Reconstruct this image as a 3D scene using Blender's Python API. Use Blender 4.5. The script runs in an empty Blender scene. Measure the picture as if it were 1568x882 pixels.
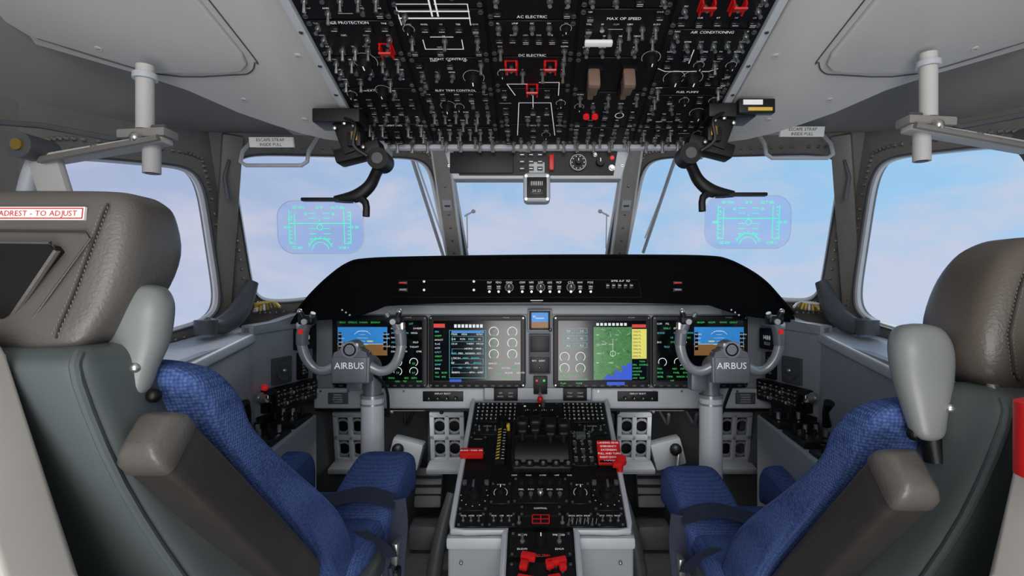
import bpy, bmesh, math, random
from mathutils import Matrix, Vector
random.seed(7)
EYE=0.95
sc=bpy.context.scene
try: sc.view_settings.view_transform='Standard'
except Exception: pass
BASE=Matrix.Translation((0,0,EYE))     # heights are measured from the design-eye datum

# ------------------------------------------------------------------ materials
def lin(c):
    o=[]
    for x in c[:3]:
        x/=255.0
        o.append(x/12.92 if x<=0.04045 else ((x+0.055)/1.055)**2.4)
    return (*o,1)
def mat(name,col,rough=0.5,metal=0.0,var=0.08,nscale=30,bump=0.0,bscale=200,emit=0.0,coat=0,spec=0.5):
    m=bpy.data.materials.new(name); m.use_nodes=True
    nt=m.node_tree; b=nt.nodes['Principled BSDF']
    tc=nt.nodes.new('ShaderNodeTexCoord'); n=nt.nodes.new('ShaderNodeTexNoise')
    n.inputs['Scale'].default_value=nscale; n.inputs['Detail'].default_value=4
    nt.links.new(tc.outputs['Object'],n.inputs['Vector'])
    r=nt.nodes.new('ShaderNodeValToRGB'); c=lin(col)
    r.color_ramp.elements[0].position=0.3; r.color_ramp.elements[1].position=0.7
    r.color_ramp.elements[0].color=tuple(x*(1-var) for x in c[:3])+(1,)
    r.color_ramp.elements[1].color=tuple(min(1,x*(1+var)) for x in c[:3])+(1,)
    nt.links.new(n.outputs['Fac'],r.inputs['Fac']); nt.links.new(r.outputs['Color'],b.inputs['Base Color'])
    b.inputs['Roughness'].default_value=rough; b.inputs['Metallic'].default_value=metal
    b.inputs['Specular IOR Level'].default_value=spec
    if coat: b.inputs['Coat Weight'].default_value=coat
    if emit>0:
        nt.links.new(r.outputs['Color'],b.inputs['Emission Color']); b.inputs['Emission Strength'].default_value=emit
    if bump>0:
        n2=nt.nodes.new('ShaderNodeTexNoise'); n2.inputs['Scale'].default_value=bscale
        nt.links.new(tc.outputs['Object'],n2.inputs['Vector'])
        bp=nt.nodes.new('ShaderNodeBump'); bp.inputs['Strength'].default_value=bump; bp.inputs['Distance'].default_value=0.002
        nt.links.new(n2.outputs['Fac'],bp.inputs['Height']); nt.links.new(bp.outputs['Normal'],b.inputs['Normal'])
    return m
M_liner=mat('liner_grey',(190,188,185),0.6,bump=0.12,bscale=300,var=0.03,nscale=6)
M_linerD=mat('liner_shade_grey',(138,135,131),0.6,var=0.05,nscale=6)  # darker copy of the liner; shadow along the ceiling sides put into its colour
M_frame=mat('window_frame_grey',(122,118,112),0.45,var=0.06)
M_post=mat('post_grey_beige',(160,157,151),0.45,var=0.05)
M_rim=mat('frame_rim_light',(220,219,218),0.4,var=0.03)
M_beige=mat('bulkhead_beige',(186,182,176),0.6,var=0.03,nscale=5)
M_rivet=mat('rivet_metal',(170,167,160),0.3,0.8)
M_black=mat('panel_black',(14,14,15),0.42,var=0.2,bump=0.1,bscale=600,spec=.3)
M_blk2=mat('module_black',(19,19,21),0.45,var=0.15,spec=.3)
M_grip=mat('lever_black',(13,13,14),0.5,var=0.15,spec=.35)
M_glare=mat('glareshield_black',(6,6,7),0.85,var=0.2,bump=0.2,bscale=900,spec=.12)
M_bez=mat('bezel_black',(20,21,23),0.4,spec=.35)
M_grey=mat('instrument_grey',(150,155,161),0.45,var=0.04,nscale=12)
M_greyL=mat('instrument_grey_light',(184,188,193),0.45,var=0.04)
M_greyD=mat('dark_grey',(76,79,82),0.5,var=0.1)
M_metal=mat('bare_metal',(190,190,187),0.28,0.9)
M_yoke=mat('yoke_silver',(164,167,172),0.30,0.4,var=0.04)
M_yokeD=mat('yoke_hub_grey',(118,122,128),0.4,0.2,var=0.04)
M_col=mat('column_white',(206,209,213),0.35,var=0.03)
M_white=mat('legend_white',(240,240,240),0.6,var=0.02,emit=0.25)
M_leg=mat('legend_dim',(190,190,190),0.6,var=0.02,emit=0.10)
M_red=mat('guard_red',(196,24,24),0.4,var=0.06,emit=.05)
M_redg=mat('red_lit',(220,32,32),0.4,var=0.05,emit=0.3)
M_brown=mat('lever_brown',(118,96,84),0.5)
M_yel=mat('stripe_yellow',(205,172,70),0.5)
M_leather=mat('leather_taupe',(88,84,80),0.38,var=0.05,nscale=8,bump=0.22,bscale=300)
M_leatherB=mat('leather_brown_grey',(86,79,73),0.36,var=0.05,nscale=8,bump=0.22,bscale=300)
M_leatherD=mat('leather_dark',(56,53,51),0.42,var=0.08,bump=0.2,bscale=300)
M_shell=mat('seat_shell_grey',(84,91,92),0.38,var=0.05,nscale=10)
M_paddle=mat('seat_paddle_grey',(120,124,124),0.4,var=0.04,nscale=10)
M_belt=mat('belt_navy',(34,41,62),0.7,var=0.15,bump=0.4,bscale=800)
M_floor=mat('floor_grey',(94,95,97),0.7,var=0.15,nscale=25,bump=0.3)
M_foot=mat('footwell_dark',(54,56,58),0.7,var=0.25,nscale=10)
M_foam=mat('stitch_light',(136,129,120),0.7)
M_label=mat('label_white',(230,229,224),0.5,var=0.03,emit=.10)
M_gold=mat('bracket_gold',(150,122,60),0.4,0.5)
def em(name,c,s=1.0): return mat(name,c,0.4,var=0.06,nscale=60,emit=s)
E_g=em('screen_green',(60,185,90),0.7); E_c=em('screen_cyan',(80,175,190),0.65); E_w=em('screen_white',(210,215,215),0.6)
E_sky=em('screen_sky',(45,125,195),0.7); E_brn=em('screen_brown',(130,92,50),0.6); E_y=em('screen_yellow',(205,200,95),0.65)
E_mag=em('screen_magenta',(180,70,165),0.5); E_blue=em('screen_blue',(35,75,190),0.6); E_r=em('screen_red',(200,50,40),0.6)
E_hud=em('hud_symbology',(10,225,150),0.85)
M_scr=mat('screen_glass',(8,10,11),0.12,var=0.1)
def fabric():
    m=bpy.data.materials.new('seat_fabric_blue'); m.use_nodes=True; nt=m.node_tree; b=nt.nodes['Principled BSDF']
    tc=nt.nodes.new('ShaderNodeTexCoord'); v=nt.nodes.new('ShaderNodeTexVoronoi'); v.inputs['Scale'].default_value=230; v.inputs['Randomness'].default_value=.35
    nt.links.new(tc.outputs['Object'],v.inputs['Vector'])
    r=nt.nodes.new('ShaderNodeValToRGB'); r.color_ramp.elements[0].position=0.12; r.color_ramp.elements[1].position=.8
    r.color_ramp.elements[0].color=lin((92,114,168)); r.color_ramp.elements[1].color=lin((46,66,116))
    nt.links.new(v.outputs['Distance'],r.inputs['Fac']); nt.links.new(r.outputs['Color'],b.inputs['Base Color'])
    b.inputs['Roughness'].default_value=1.0; b.inputs['Specular IOR Level'].default_value=.08
    bp=nt.nodes.new('ShaderNodeBump'); bp.inputs['Strength'].default_value=0.6; bp.inputs['Distance'].default_value=0.002; bp.invert=True
    nt.links.new(v.outputs['Distance'],bp.inputs['Height']); nt.links.new(bp.outputs['Normal'],b.inputs['Normal'])
    return m
M_blue=fabric()
def mapmat():
    m=bpy.data.materials.new('terrain_map_screen'); m.use_nodes=True; nt=m.node_tree; b=nt.nodes['Principled BSDF']
    tc=nt.nodes.new('ShaderNodeTexCoord'); n=nt.nodes.new('ShaderNodeTexNoise'); n.inputs['Scale'].default_value=30; n.inputs['Detail'].default_value=8; n.inputs['Roughness'].default_value=.75
    nt.links.new(tc.outputs['Object'],n.inputs['Vector'])
    r=nt.nodes.new('ShaderNodeValToRGB'); e=r.color_ramp.elements
    e[0].position=0.36; e[0].color=lin((44,86,50)); e[1].position=0.7; e[1].color=lin((135,142,98))
    x=e.new(0.48); x.color=lin((72,128,70)); x=e.new(0.56); x.color=lin((54,106,62))
    nt.links.new(n.outputs['Fac'],r.inputs['Fac'])
    nt.links.new(r.outputs['Color'],b.inputs['Emission Color']); b.inputs['Emission Strength'].default_value=0.6
    nt.links.new(r.outputs['Color'],b.inputs['Base Color']); b.inputs['Roughness'].default_value=0.2
    return m
E_map=mapmat()
def glassmat(name,col,fac,emit=0.0,ecol=(0,0,0)):
    m=bpy.data.materials.new(name); m.use_nodes=True; nt=m.node_tree; nt.nodes.clear()
    o=nt.nodes.new('ShaderNodeOutputMaterial'); t=nt.nodes.new('ShaderNodeBsdfTransparent'); t.inputs[0].default_value=col
    g=nt.nodes.new('ShaderNodeBsdfGlossy'); g.inputs['Roughness'].default_value=0.03
    mx=nt.nodes.new('ShaderNodeMixShader'); mx.inputs[0].default_value=fac
    nt.links.new(t.outputs[0],mx.inputs[1]); nt.links.new(g.outputs[0],mx.inputs[2])
    last=mx
    if emit>0:
        e=nt.nodes.new('ShaderNodeEmission'); e.inputs[0].default_value=ecol; e.inputs[1].default_value=emit
        a=nt.nodes.new('ShaderNodeAddShader'); nt.links.new(mx.outputs[0],a.inputs[0]); nt.links.new(e.outputs[0],a.inputs[1]); last=a
    nt.links.new(last.outputs[0],o.inputs[0]); return m
M_pane=glassmat('window_glass',(0.98,0.985,1,1),0.01)
M_hud=glassmat('combiner_glass',(0.86,0.90,0.98,1),0.03,0.035,(0.35,0.5,1,1))

# ------------------------------------------------------------------ glyphs
GL={}
def make_glyphs():
    obs=[]
    for ch in "ABCDEFGHIJKLMNOPQRSTUVWXYZ0123456789-+/.:":
        cu=bpy.data.curves.new('g','FONT'); cu.body=ch; cu.size=1; cu.resolution_u=2
        ob=bpy.data.objects.new('g',cu); sc.collection.objects.link(ob); obs.append((ch,ob))
    bpy.context.view_layer.update(); dg=bpy.context.evaluated_depsgraph_get()
    for ch,ob in obs:
        me=bpy.data.meshes.new_from_object(ob.evaluated_get(dg))
        vs=[(v.co.x,v.co.y) for v in me.vertices]; fs=[tuple(p.vertices) for p in me.polygons]
        x0=min(v[0] for v in vs); x1=max(v[0] for v in vs)
        GL[ch]=([(a-x0,b) for a,b in vs],fs,x1-x0); 
        bpy.data.meshes.remove(me)
    for ch,ob in obs:
        cu=ob.data; bpy.data.objects.remove(ob); bpy.data.curves.remove(cu)
make_glyphs()
CAP=max(v[1] for v in GL['H'][0])

# ------------------------------------------------------------------ mesh builder
def frame(o,x,y):
    x=Vector(x).normalized(); y=Vector(y); z=x.cross(y).normalized(); y=z.cross(x).normalized()
    return Matrix(((x.x,y.x,z.x,o[0]),(x.y,y.y,z.y,o[1]),(x.z,y.z,z.z,o[2]),(0,0,0,1)))
def catmull(P,n):
    P=[tuple(p) for p in P]; out=[]
    for i in range(len(P)-1):
        p0=P[max(i-1,0)];p1=P[i];p2=P[i+1];p3=P[min(i+2,len(P)-1)]
        for j in range(n):
            t=j/n
            out.append(tuple(0.5*((2*b)+(-a+c)*t+(2*a-5*b+4*c-d)*t*t+(-a+3*b-3*c+d)*t**3) for a,b,c,d in zip(p0,p1,p2,p3)))
    out.append(P[-1]); return out
def sup(cx,cy,hx,hy,n=28,p=4):
    o=[]
    for i in range(n):
        a=2*math.pi*(i+0.5)/n; c=math.cos(a); s=math.sin(a)
        o.append((cx+hx*math.copysign(abs(c)**(2/p),c),cy+hy*math.copysign(abs(s)**(2/p),s)))
    return o
def rrect(w,h,r,n=5,cx=0,cy=0):
    o=[]
    for (sx,sy,a0) in ((1,1,0),(-1,1,90),(-1,-1,180),(1,-1,270)):
        for i in range(n+1):
            a=math.radians(a0+90*i/n); o.append((cx+sx*(w/2-r)+r*math.cos(a),cy+sy*(h/2-r)+r*math.sin(a)))
    return o
class MB:
    def __init__(s,name,M=None):
        s.name=name; s.v=[]; s.f=[]; s.mi=[]; s.mats=[]; s.M=BASE.copy() if M is None else BASE@M
    def setM(s,M): s.M=BASE@M
    def idx(s,m):
        if m not in s.mats: s.mats.append(m)
        return s.mats.index(m)
    def raw(s,vs,fs,m,L=None):
        T=s.M@L if L is not None else s.M
        o=len(s.v); k=s.idx(m)
        s.v.extend([tuple(T@Vector(v)) for v in vs])
        for f in fs: s.f.append(tuple(i+o for i in f)); s.mi.append(k)
    def box(s,c,d,m,b=0,L=None,seg=2):
        x,y,z=d[0]/2,d[1]/2,d[2]/2
        vs=[(-x,-y,-z),(x,-y,-z),(x,y,-z),(-x,y,-z),(-x,-y,z),(x,-y,z),(x,y,z),(-x,y,z)]
        fs=[(0,3,2,1),(4,5,6,7),(0,1,5,4),(1,2,6,5),(2,3,7,6),(3,0,4,7)]
        if b>0:
            bm=bmesh.new(); bv=[bm.verts.new(v) for v in vs]
            for f in fs: bm.faces.new([bv[i] for i in f])
            bmesh.ops.bevel(bm,geom=bm.edges[:],offset=b,segments=seg,affect='EDGES',profile=0.6)
            bm.verts.index_update(); vs=[tuple(v.co) for v in bm.verts]; fs=[tuple(v.index for v in f.verts) for f in bm.faces]; bm.free()
        T=Matrix.Translation(c); 
        if L is not None: T=T@L
        s.raw(vs,fs,m,T)
    def hexa(s,P,m,b=0):
        fs=[(0,3,2,1),(4,5,6,7),(0,1,5,4),(1,2,6,5),(2,3,7,6),(3,0,4,7)]; vs=P
        if b>0:
            bm=bmesh.new(); bv=[bm.verts.new(v) for v in vs]
            for f in fs: bm.faces.new([bv[i] for i in f])
            bmesh.ops.bevel(bm,geom=bm.edges[:],offset=b,segments=3,affect='EDGES',profile=0.6)
            bm.verts.index_update(); vs=[tuple(v.co) for v in bm.verts]; fs=[tuple(v.index for v in f.verts) for f in bm.faces]; bm.free()
        s.raw(vs,fs,m)
    def loft(s,R,m,cap=True,closed=True):
        n=len(R[0]); vs=[p for r in R for p in r]; fs=[]
        for i in range(len(R)-1):
            for j in range(n if closed else n-1):
                k=(j+1)%n; fs.append((i*n+j,i*n+k,(i+1)*n+k,(i+1)*n+j))
        if cap: fs.append(tuple(range(n))[::-1]); fs.append(tuple(range((len(R)-1)*n,len(R)*n)))
        s.raw(vs,fs,m)
    def cyl(s,p0,p1,r0,m,r1=None,n=14,cap=True):
        s.tube([p0,p1],[r0,r0 if r1 is None else r1],m,n)
    def tube(s,pts,r,m,n=12,sx=1.0,smooth=0,closed=False):
        if not isinstance(r,(list,tuple)): r=[r]*len(pts)
        if smooth:
            q=catmull([tuple(p)+(a,) for p,a in zip(pts,r)],smooth); pts=[a[:3] for a in q]; r=[a[3] for a in q]
        pts=[Vector(p) for p in pts]; R=[]; N=None
        for i,p in enumerate(pts):
            if closed: t=(pts[(i+1)%len(pts)]-pts[i-1])
            else: t=(pts[min(i+1,len(pts)-1)]-pts[max(i-1,0)])
            t.normalize()
            if N is None:
                N=Vector((0,1,0)) if abs(t.y)<0.9 else Vector((1,0,0))
            N=(N-t*N.dot(t)).normalized(); B=t.cross(N)
            R.append([tuple(p+N*math.cos(2*math.pi*k/n)*r[i]*sx+B*math.sin(2*math.pi*k/n)*r[i]) for k in range(n)])
        if closed: R.append(R[0]); s.loft(R,m,cap=False)
        else: s.loft(R,m)
    def sph(s,c,r,m,sc=(1,1,1),n=12):
        vs=[];fs=[]; h=n//2
        for i in range(1,h):
            a=math.pi*i/h
            for j in range(n):
                b=2*math.pi*j/n; vs.append((c[0]+r*sc[0]*math.sin(a)*math.cos(b),c[1]+r*sc[1]*math.sin(a)*math.sin(b),c[2]+r*sc[2]*math.cos(a)))
        for i in range(h-2):
            for j in range(n): fs.append((i*n+j,(i+1)*n+j,(i+1)*n+(j+1)%n,i*n+(j+1)%n))
        t=len(vs); vs.append((c[0],c[1],c[2]+r*sc[2])); vs.append((c[0],c[1],c[2]-r*sc[2]))
        for j in range(n): fs.append((t,j,(j+1)%n)); fs.append((t+1,(h-2)*n+(j+1)%n,(h-2)*n+j))
        s.raw(vs,fs,m)
    def prism(s,poly,z0,z1,m,L=None,b=0):
        n=len(poly); vs=[(x,y,z0) for x,y in poly]+[(x,y,z1) for x,y in poly]
        fs=[tuple(range(n))[::-1],tuple(range(n,2*n))]+[(i,(i+1)%n,n+(i+1)%n,n+i) for i in range(n)]
        if b>0:
            bm=bmesh.new(); bv=[bm.verts.new(v) for v in vs]
            for f in fs: bm.faces.new([bv[i] for i in f])
            bm.edges.ensure_lookup_table()
            E=[e for e in bm.edges if (e.verts[0].co.z==z1)==(e.verts[1].co.z==z1)]
            bmesh.ops.bevel(bm,geom=E,offset=b,segments=3,affect='EDGES',profile=0.6)
            bm.verts.index_update(); vs=[tuple(v.co) for v in bm.verts]; fs=[tuple(v.index for v in f.verts) for f in bm.faces]; bm.free()
        s.raw(vs,fs,m,L)
    def rect(s,x,y,w,h,m,z=0.0006): s.raw([(x-w/2,y-h/2,z),(x+w/2,y-h/2,z),(x+w/2,y+h/2,z),(x-w/2,y+h/2,z)],[(0,1,2,3)],m)
    def frm(s,x,y,w,h,t,m,z=0.0008):
        s.rect(x,y+h/2,w+t,t,m,z); s.rect(x,y-h/2,w+t,t,m,z); s.rect(x-w/2,y,t,h,m,z); s.rect(x+w/2,y,t,h,m,z)
    def line(s,pts,t,m,z=0.001):
        for a,b in zip(pts[:-1],pts[1:]):
            d=Vector((b[0]-a[0],b[1]-a[1])); 
            if d.length==0: continue
            d.normalize(); n=Vector((-d.y,d.x))*t/2; e=d*t/2
            s.raw([(a[0]-e.x-n.x,a[1]-e.y-n.y,z),(b[0]+e.x-n.x,b[1]+e.y-n.y,z),(b[0]+e.x+n.x,b[1]+e.y+n.y,z),(a[0]-e.x+n.x,a[1]-e.y+n.y,z)],[(0,1,2,3)],m)
    def arc(s,x,y,r,t,m,a0=0,a1=360,z=0.001,n=20):
        P=[(x+r*math.cos(math.radians(a0+(a1-a0)*i/n)),y+r*math.sin(math.radians(a0+(a1-a0)*i/n))) for i in range(n+1)]
        s.line(P,t,m,z)
    def disc(s,x,y,r,m,z=0.001,n=16): s.raw([(x+r*math.cos(2*math.pi*i/n),y+r*math.sin(2*math.pi*i/n),z) for i in range(n)],[tuple(range(n))],m)
    def txt(s,t,x,y,h,m,z=0.0012,al='c'):
        k=h/CAP; w=0
        for ch in t: w+=(GL[ch][2]+0.09 if ch in GL else 0.32)*k
        X=x-w/2 if al=='c' else x
        for ch in t:
            if ch not in GL: X+=0.32*k; continue
            vs,fs,a=GL[ch]; s.raw([(X+p[0]*k,y-h/2+p[1]*k,z) for p in vs],fs,m); X+=(a+0.09)*k
    def knob(s,x,y,r,h,m,z=0,n=16):
        s.cyl((x,y,z),(x,y,z+h*0.25),r*1.25,m,n=n); s.cyl((x,y,z+h*0.25),(x,y,z+h),r,m,r*0.85,n=n)
        s.rect(x,y+r*0.4,r*0.18,r*0.8,M_white,z+h+0.0004)
    def toggle(s,x,y,k=1.0,up=1,z=0):
        s.cyl((x,y,z),(x,y,z+0.004*k),0.0055*k,M_metal,n=8); 
        s.cyl((x,y,z+0.003*k),(x,y+up*0.006*k,z+0.019*k),0.0022*k,M_metal,0.0034*k,n=8)
    def screw(s,x,y,r=0.0035,z=0.001):
        s.cyl((x,y,z-0.001),(x,y,z+0.0015),r,M_metal,n=8); s.rect(x,y,r*1.6,r*0.3,M_blk2,z+0.0017)
    def rtxt(s,x,y,h,m,n=None,z=0.0012):
        n=n or random.randint(3,6); s.txt(''.join(random.choice('ABCDEFGHILMNOPRSTUV') for _ in range(n)),x,y,h,m,z)
    def done(s,parent=None,sharp=38):
        me=bpy.data.meshes.new(s.name); me.from_pydata(s.v,[],s.f)
        for m in s.mats: me.materials.append(m)
        me.polygons.foreach_set('material_index',s.mi); me.polygons.foreach_set('use_smooth',[True]*len(s.f))
        me.update()
        try: me.set_sharp_from_angle(angle=math.radians(sharp))
        except Exception: pass
        ob=bpy.data.objects.new(s.name,me); sc.collection.objects.link(ob)
        if parent: ob.parent=parent
        return ob

# ------------------------------------------------------------------ windows & shell
Ab=(-0.96,1.72,-0.14); At=(-0.905,1.47,0.43); Cb=(-0.305,2.30,-0.05); Ct=(-0.345,1.80,0.50)
Sb=(-1.07,1.10,-0.24); St=(-1.02,1.05,0.37); Rb=(-1.10,0.45,-0.28); Rt=(-1.05,0.45,0.37)
def mir(p): return (-p[0],p[1],p[2])
def window(name,bl,br,tr,tl,mar,rad_p=6,rivets=True,mt=M_frame):
    w=MB(name); bl,br,tr,tl=map(Vector,(bl,br,tr,tl)); ml,mr,mb_,mt_=mar
    def P(a,b): return (bl*(1-a)+br*a)*(1-b)+(tl*(1-a)+tr*a)*b
    nrm=(br-bl).cross(tl-bl).normalized()
    cen=(bl+br+tr+tl)/4
    if nrm.dot(Vector((0,0.9,0.1))-cen)<0: nrm=-nrm
    N=64; hole=[];outer=[]
    ca,cb=(ml+1-mr)/2,(mb_+1-mt_)/2; ha,hb=(1-mr-ml)/2,(1-mt_-mb_)/2
    for i in range(N):
        an=2*math.pi*(i+0.5)/N; c,s_=math.cos(an),math.sin(an)
        e=2/rad_p; ua=math.copysign(abs(c)**e,c); ub=math.copysign(abs(s_)**e,s_)
        hole.append((ca+ha*ua,cb+hb*ub)); q=max(abs(ua),abs(ub))
        oa=ca+ (ua/q)*( (1-ca) if ua>0 else ca); ob=cb+(ub/q)*((1-cb) if ub>0 else cb)
        outer.append((oa,ob))
    for cx_,cy_ in ((0,0),(1,0),(1,1),(0,1)):
        j=min(range(N),key=lambda k:(outer[k][0]-cx_)**2+(outer[k][1]-cy_)**2); outer[j]=(cx_,cy_)
    H=[P(*h) for h in hole]; O=[P(*o) for o in outer]; t=0.03
    w.loft([[tuple(p-nrm*t) for p in O],[tuple(p) for p in O],[tuple(p) for p in H],[tuple(p-nrm*t) for p in H]],mt,cap=False)
    w.tube([tuple(p-nrm*0.012) for p in H],0.009,M_rim,n=6,closed=True)
    w.tube([tuple(p+nrm*0.002) for p in H],0.003,M_greyD,n=5,closed=True)
    if rivets:
        M_=[H[i]*0.62+O[i]*0.38 for i in range(N)]
        for i in range(N):
            a=M_[i];b=M_[(i+1)%N]; d=(b-a).length; k=max(1,int(d/0.028))
            for j in range(k):
                p=a+(b-a)*(j/k)+nrm*0.001; w.sph(tuple(p),0.0058,M_rivet,n=6)
    ob=w.done()
    g=MB('pane'); g.raw([tuple(p-nrm*0.015) for p in H],[tuple(range(N))],M_pane); g.done(parent=ob)
    return ob
window('window_1',Rb,Sb,St,Rt,(0.06,0.07,0.10,0.50))
window('window_2',Sb,Ab,At,St,(0.08,0.085,0.10,0.16))
window('window_3',Ab,Cb,Ct,At,(0.065,0.045,0.13,0.09),rad_p=9)
window('window_4',Cb,mir(Cb),mir(Ct),Ct,(0.055,0.055,0.1,0.09),rad_p=10)
window('window_5',mir(Cb),mir(Ab),mir(At),mir(Ct),(0.045,0.065,0.13,0.09),rad_p=9)
window('window_6',mir(Ab),mir(Sb),mir(St),mir(At),(0.085,0.08,0.10,0.12))
window('window_7',mir(Sb),mir(Rb),mir(Rt),mir(St),(0.07,0.06,0.10,0.30))

pb=MB('trim_1')
for sx in (-1,1):
    for (b,t_,wd) in ((Cb,Ct,0.034),(Ab,At,0.026)):
        b=Vector((sx*b[0]*-1,b[1],b[2])); t_=Vector((sx*t_[0]*-1,t_[1],t_[2])); 
        d=(t_-b).normalized(); x=Vector((1,0,0)); 
        if wd<0.03: x=Vector((1,-0.8*sx,0)).normalized()
        fr=frame(tuple((b+t_)/2),x,d); n=Vector((fr[0][2],fr[1][2],fr[2][2]))
        o=(b+t_)/2 + (n if n.y<0 else -n)*0.012
        fr=frame(tuple(o),x,d); pb.setM(fr); L=(t_-b).length
        pb.box((0,0,0),(wd*2,L,0.03),M_frame if wd<0.03 else M_post,b=0.006)
        if wd>0.03:
            sg=1 if n.y<0 else -1
            for e in (-1,1): pb.box((e*0.029,0,0.012*sg),(0.007,L,0.020),M_rim,b=0.002)
            for k in range(9): pb.sph((0,-L/2+0.1+k*0.06,0.016*sg),0.005,M_rivet,n=6)
            pb.box((0,.13,.018*sg),(.034,.045,.008),M_greyL,b=.002); pb.box((0,.13,.023*sg),(.02,.006,.003),M_greyD)
pb.setM(Matrix())
pb.done()

# ceiling liner
cl=MB('ceiling')
edge=[(0,1.8,.5),(-.175,1.8,.5),(-.345,1.8,.5),(-.53,1.69,.477),(-.72,1.58,.453),(-.905,1.47,.43)]
def row(y,zc,zs,xs,ye=None):
    return [(-xs*t,y if ye is None else y+(ye-y)*t**2,zc-(zc-zs)*t**2.2) for t in (0,.19,.38,.59,.8,1)]
half=[edge,row(1.62,.60,.406,.94,1.36),row(1.4,.68,.382,.985,1.2),row(1.1,.74,.36,1.03,1.05),row(.45,.78,.36,1.06),row(-.4,.78,.37,1.07),row(-1.2,.78,.37,1.07)]
R=[]
for h in half: R.append(h[::-1]+[mir(p) for p in h[1:]])
R2=[list(x) for x in zip(*[catmull([r[i] for r in R],4) for i in range(11)])]
cl.loft([r[0:2] for r in R2],M_linerD,cap=False,closed=False)  # outer strips use the darker copy as painted shadow
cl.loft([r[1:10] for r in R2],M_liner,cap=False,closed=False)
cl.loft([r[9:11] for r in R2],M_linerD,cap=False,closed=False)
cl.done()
fl=MB('floor'); fl.box((0,.55,-.975),(2.3,3.8,.05),M_floor); fl.done()
for sx,nm in ((-1,'wall_left'),(1,'wall_right')):
    w=MB(nm); P=[(sx*a[0]*-1,a[1],a[2]) for a in ((-1.1,-1.2,-.28),Rb,Sb,Ab)]
    Q=[(p[0],p[1],-.95) for p in P]; Q2=[(p[0]+sx*.03,p[1],-.95) for p in P]; P2=[(p[0]+sx*.03,p[1],p[2]) for p in P]
    w.loft([P,Q,Q2,P2,P],M_greyD,cap=False,closed=False)
    a=[(sx*1.1,-1.2,-.28),(sx*1.1,.45,-.28),(sx*1.05,.45,.37),(sx*1.07,-1.2,.37)]
    w.hexa([a[0],a[1],(a[1][0]+sx*.03,.45,-.28),(a[0][0]+sx*.03,-1.2,-.28),a[3],a[2],(a[2][0]+sx*.03,.45,.37),(a[3][0]+sx*.03,-1.2,.37)],M_liner)
    w.done()
w=MB('wall_front'); P=[Ab,Cb,mir(Cb),mir(Ab)]
w.loft([P,[(p[0],p[1],-.95) for p in P],[(p[0],p[1]+.04,-.95) for p in P],[(p[0],p[1]+.04,p[2]) for p in P],P],M_foot,cap=False,closed=False); w.done()

# ------------------------------------------------------------------ overhead
OY=Vector((0,-1,.312)).normalized()
OF=frame((0,1.2916,.35),(1,0,0),OY)
oh=MB('overhead_panel',OF)
oh.box((-.005,.30,-.03),(.83,.66,.06),M_greyD,b=.004)
oh.box((-.005,.30,-.001),(.80,.64,.006),M_black)
for e in (-.413,.403):
    oh.box((e,.30,.004),(.016,.66,.016),M_greyL,b=.003)
    for k in range(8): oh.screw(e,.03+k*.085,.004,.0125)
cols=[-.403,-.245,-.087,.071,.229,.393]
rowsS=[0.006,.088,.212,.302,.39,.475,.60]
skip=[]
def occ(x,y,r=.012):
    for a,b,c in skip:
        if (a-x)**2+(b-y)**2<(c+r)**2: return True
    return False
def guard(m,x,y,k=1.0,z=.005):
    skip.append((x,y,.016*k))
    m.frm(x,y,.022*k,.026*k,.004*k,M_red,z+.001)
    m.box((x-.010*k,y,z+.006),(.003*k,.026*k,.014*k),M_red); m.box((x+.010*k,y,z+.006),(.003*k,.026*k,.014*k),M_red)
    m.box((x,y+.004*k,z+.016*k),(.022*k,.018*k,.003),M_red,L=Matrix.Rotation(.5,4,'X'))
    m.toggle(x,y-.006*k,.8*k,1,z)
for (x,y) in ((-.276,.322),(-.049,.278),(.026,.278),(-.0095,.211),(.282,.424),(.333,.424)): guard(oh,x,y)
for x in (.113,.180):
    skip.append((x,.245,.034)); skip.append((x,.20,.020)); skip.append((x,.27,.020))
    oh.box((x,.235,.008),(.030,.085,.016),M_blk2,b=.003)
    oh.box((x-.004,.255,.030),(.020,.040,.034),M_brown,b=.006,L=Matrix.Rotation(.25,4,'X'))
    oh.box((x-.004,.277,.036),(.024,.016,.040),M_brown,b=.006)
    oh.box((x-.004,.225,.020),(.012,.05,.012),M_brown,b=.003)
for (x,y,r) in ((-.325,.29,.014),(-.125,.245,.013),(.272,.243,.013),(.308,.243,.013),(.215,.30,.011),(-.315,.205,.01),(-.19,.155,.010),(.35,.13,.010)):
    skip.append((x,y,r*1.4)); oh.knob(x,y,r,.022,M_bez,.005); oh.arc(x,y,r*1.6,.0010,M_leg,-30,210,.0062,12)
for x in (.109,.128): skip.append((x,.119,.01)); oh.cyl((x,.119,.003),(x,.119,.012),.007,M_redg)
oh.arc(.182,.12,.009,.0015,M_white,z=.006); skip.append((.182,.12,.010))
heads=[(0,.385,'ICE PROTECTION'),(0,.205,'EXT LIGHTS'),(1,.296,'FLIGHT CONTROL'),(1,.205,'ELEV TRIM CONTROL'),(1,.47,'GENERATORS'),(2,.398,'AC ELECTRIC'),(2,.306,'DC ELECTRIC'),(3,.394,'MAX OP SPEED'),(3,.47,'MASTER'),(4,.363,'AIR CONDITIONING'),(4,.20,'FUEL PUMPS'),(0,.083,'LIGHTING')]
for c,y,t in heads: 
    oh.txt(t,(cols[c]+cols[c+1])/2,y,.0058,M_white,z=.0062); 
    for q in (-.04,-.02,0,.02,.04): skip.append(((cols[c]+cols[c+1])/2+q,y,.006))
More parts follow.
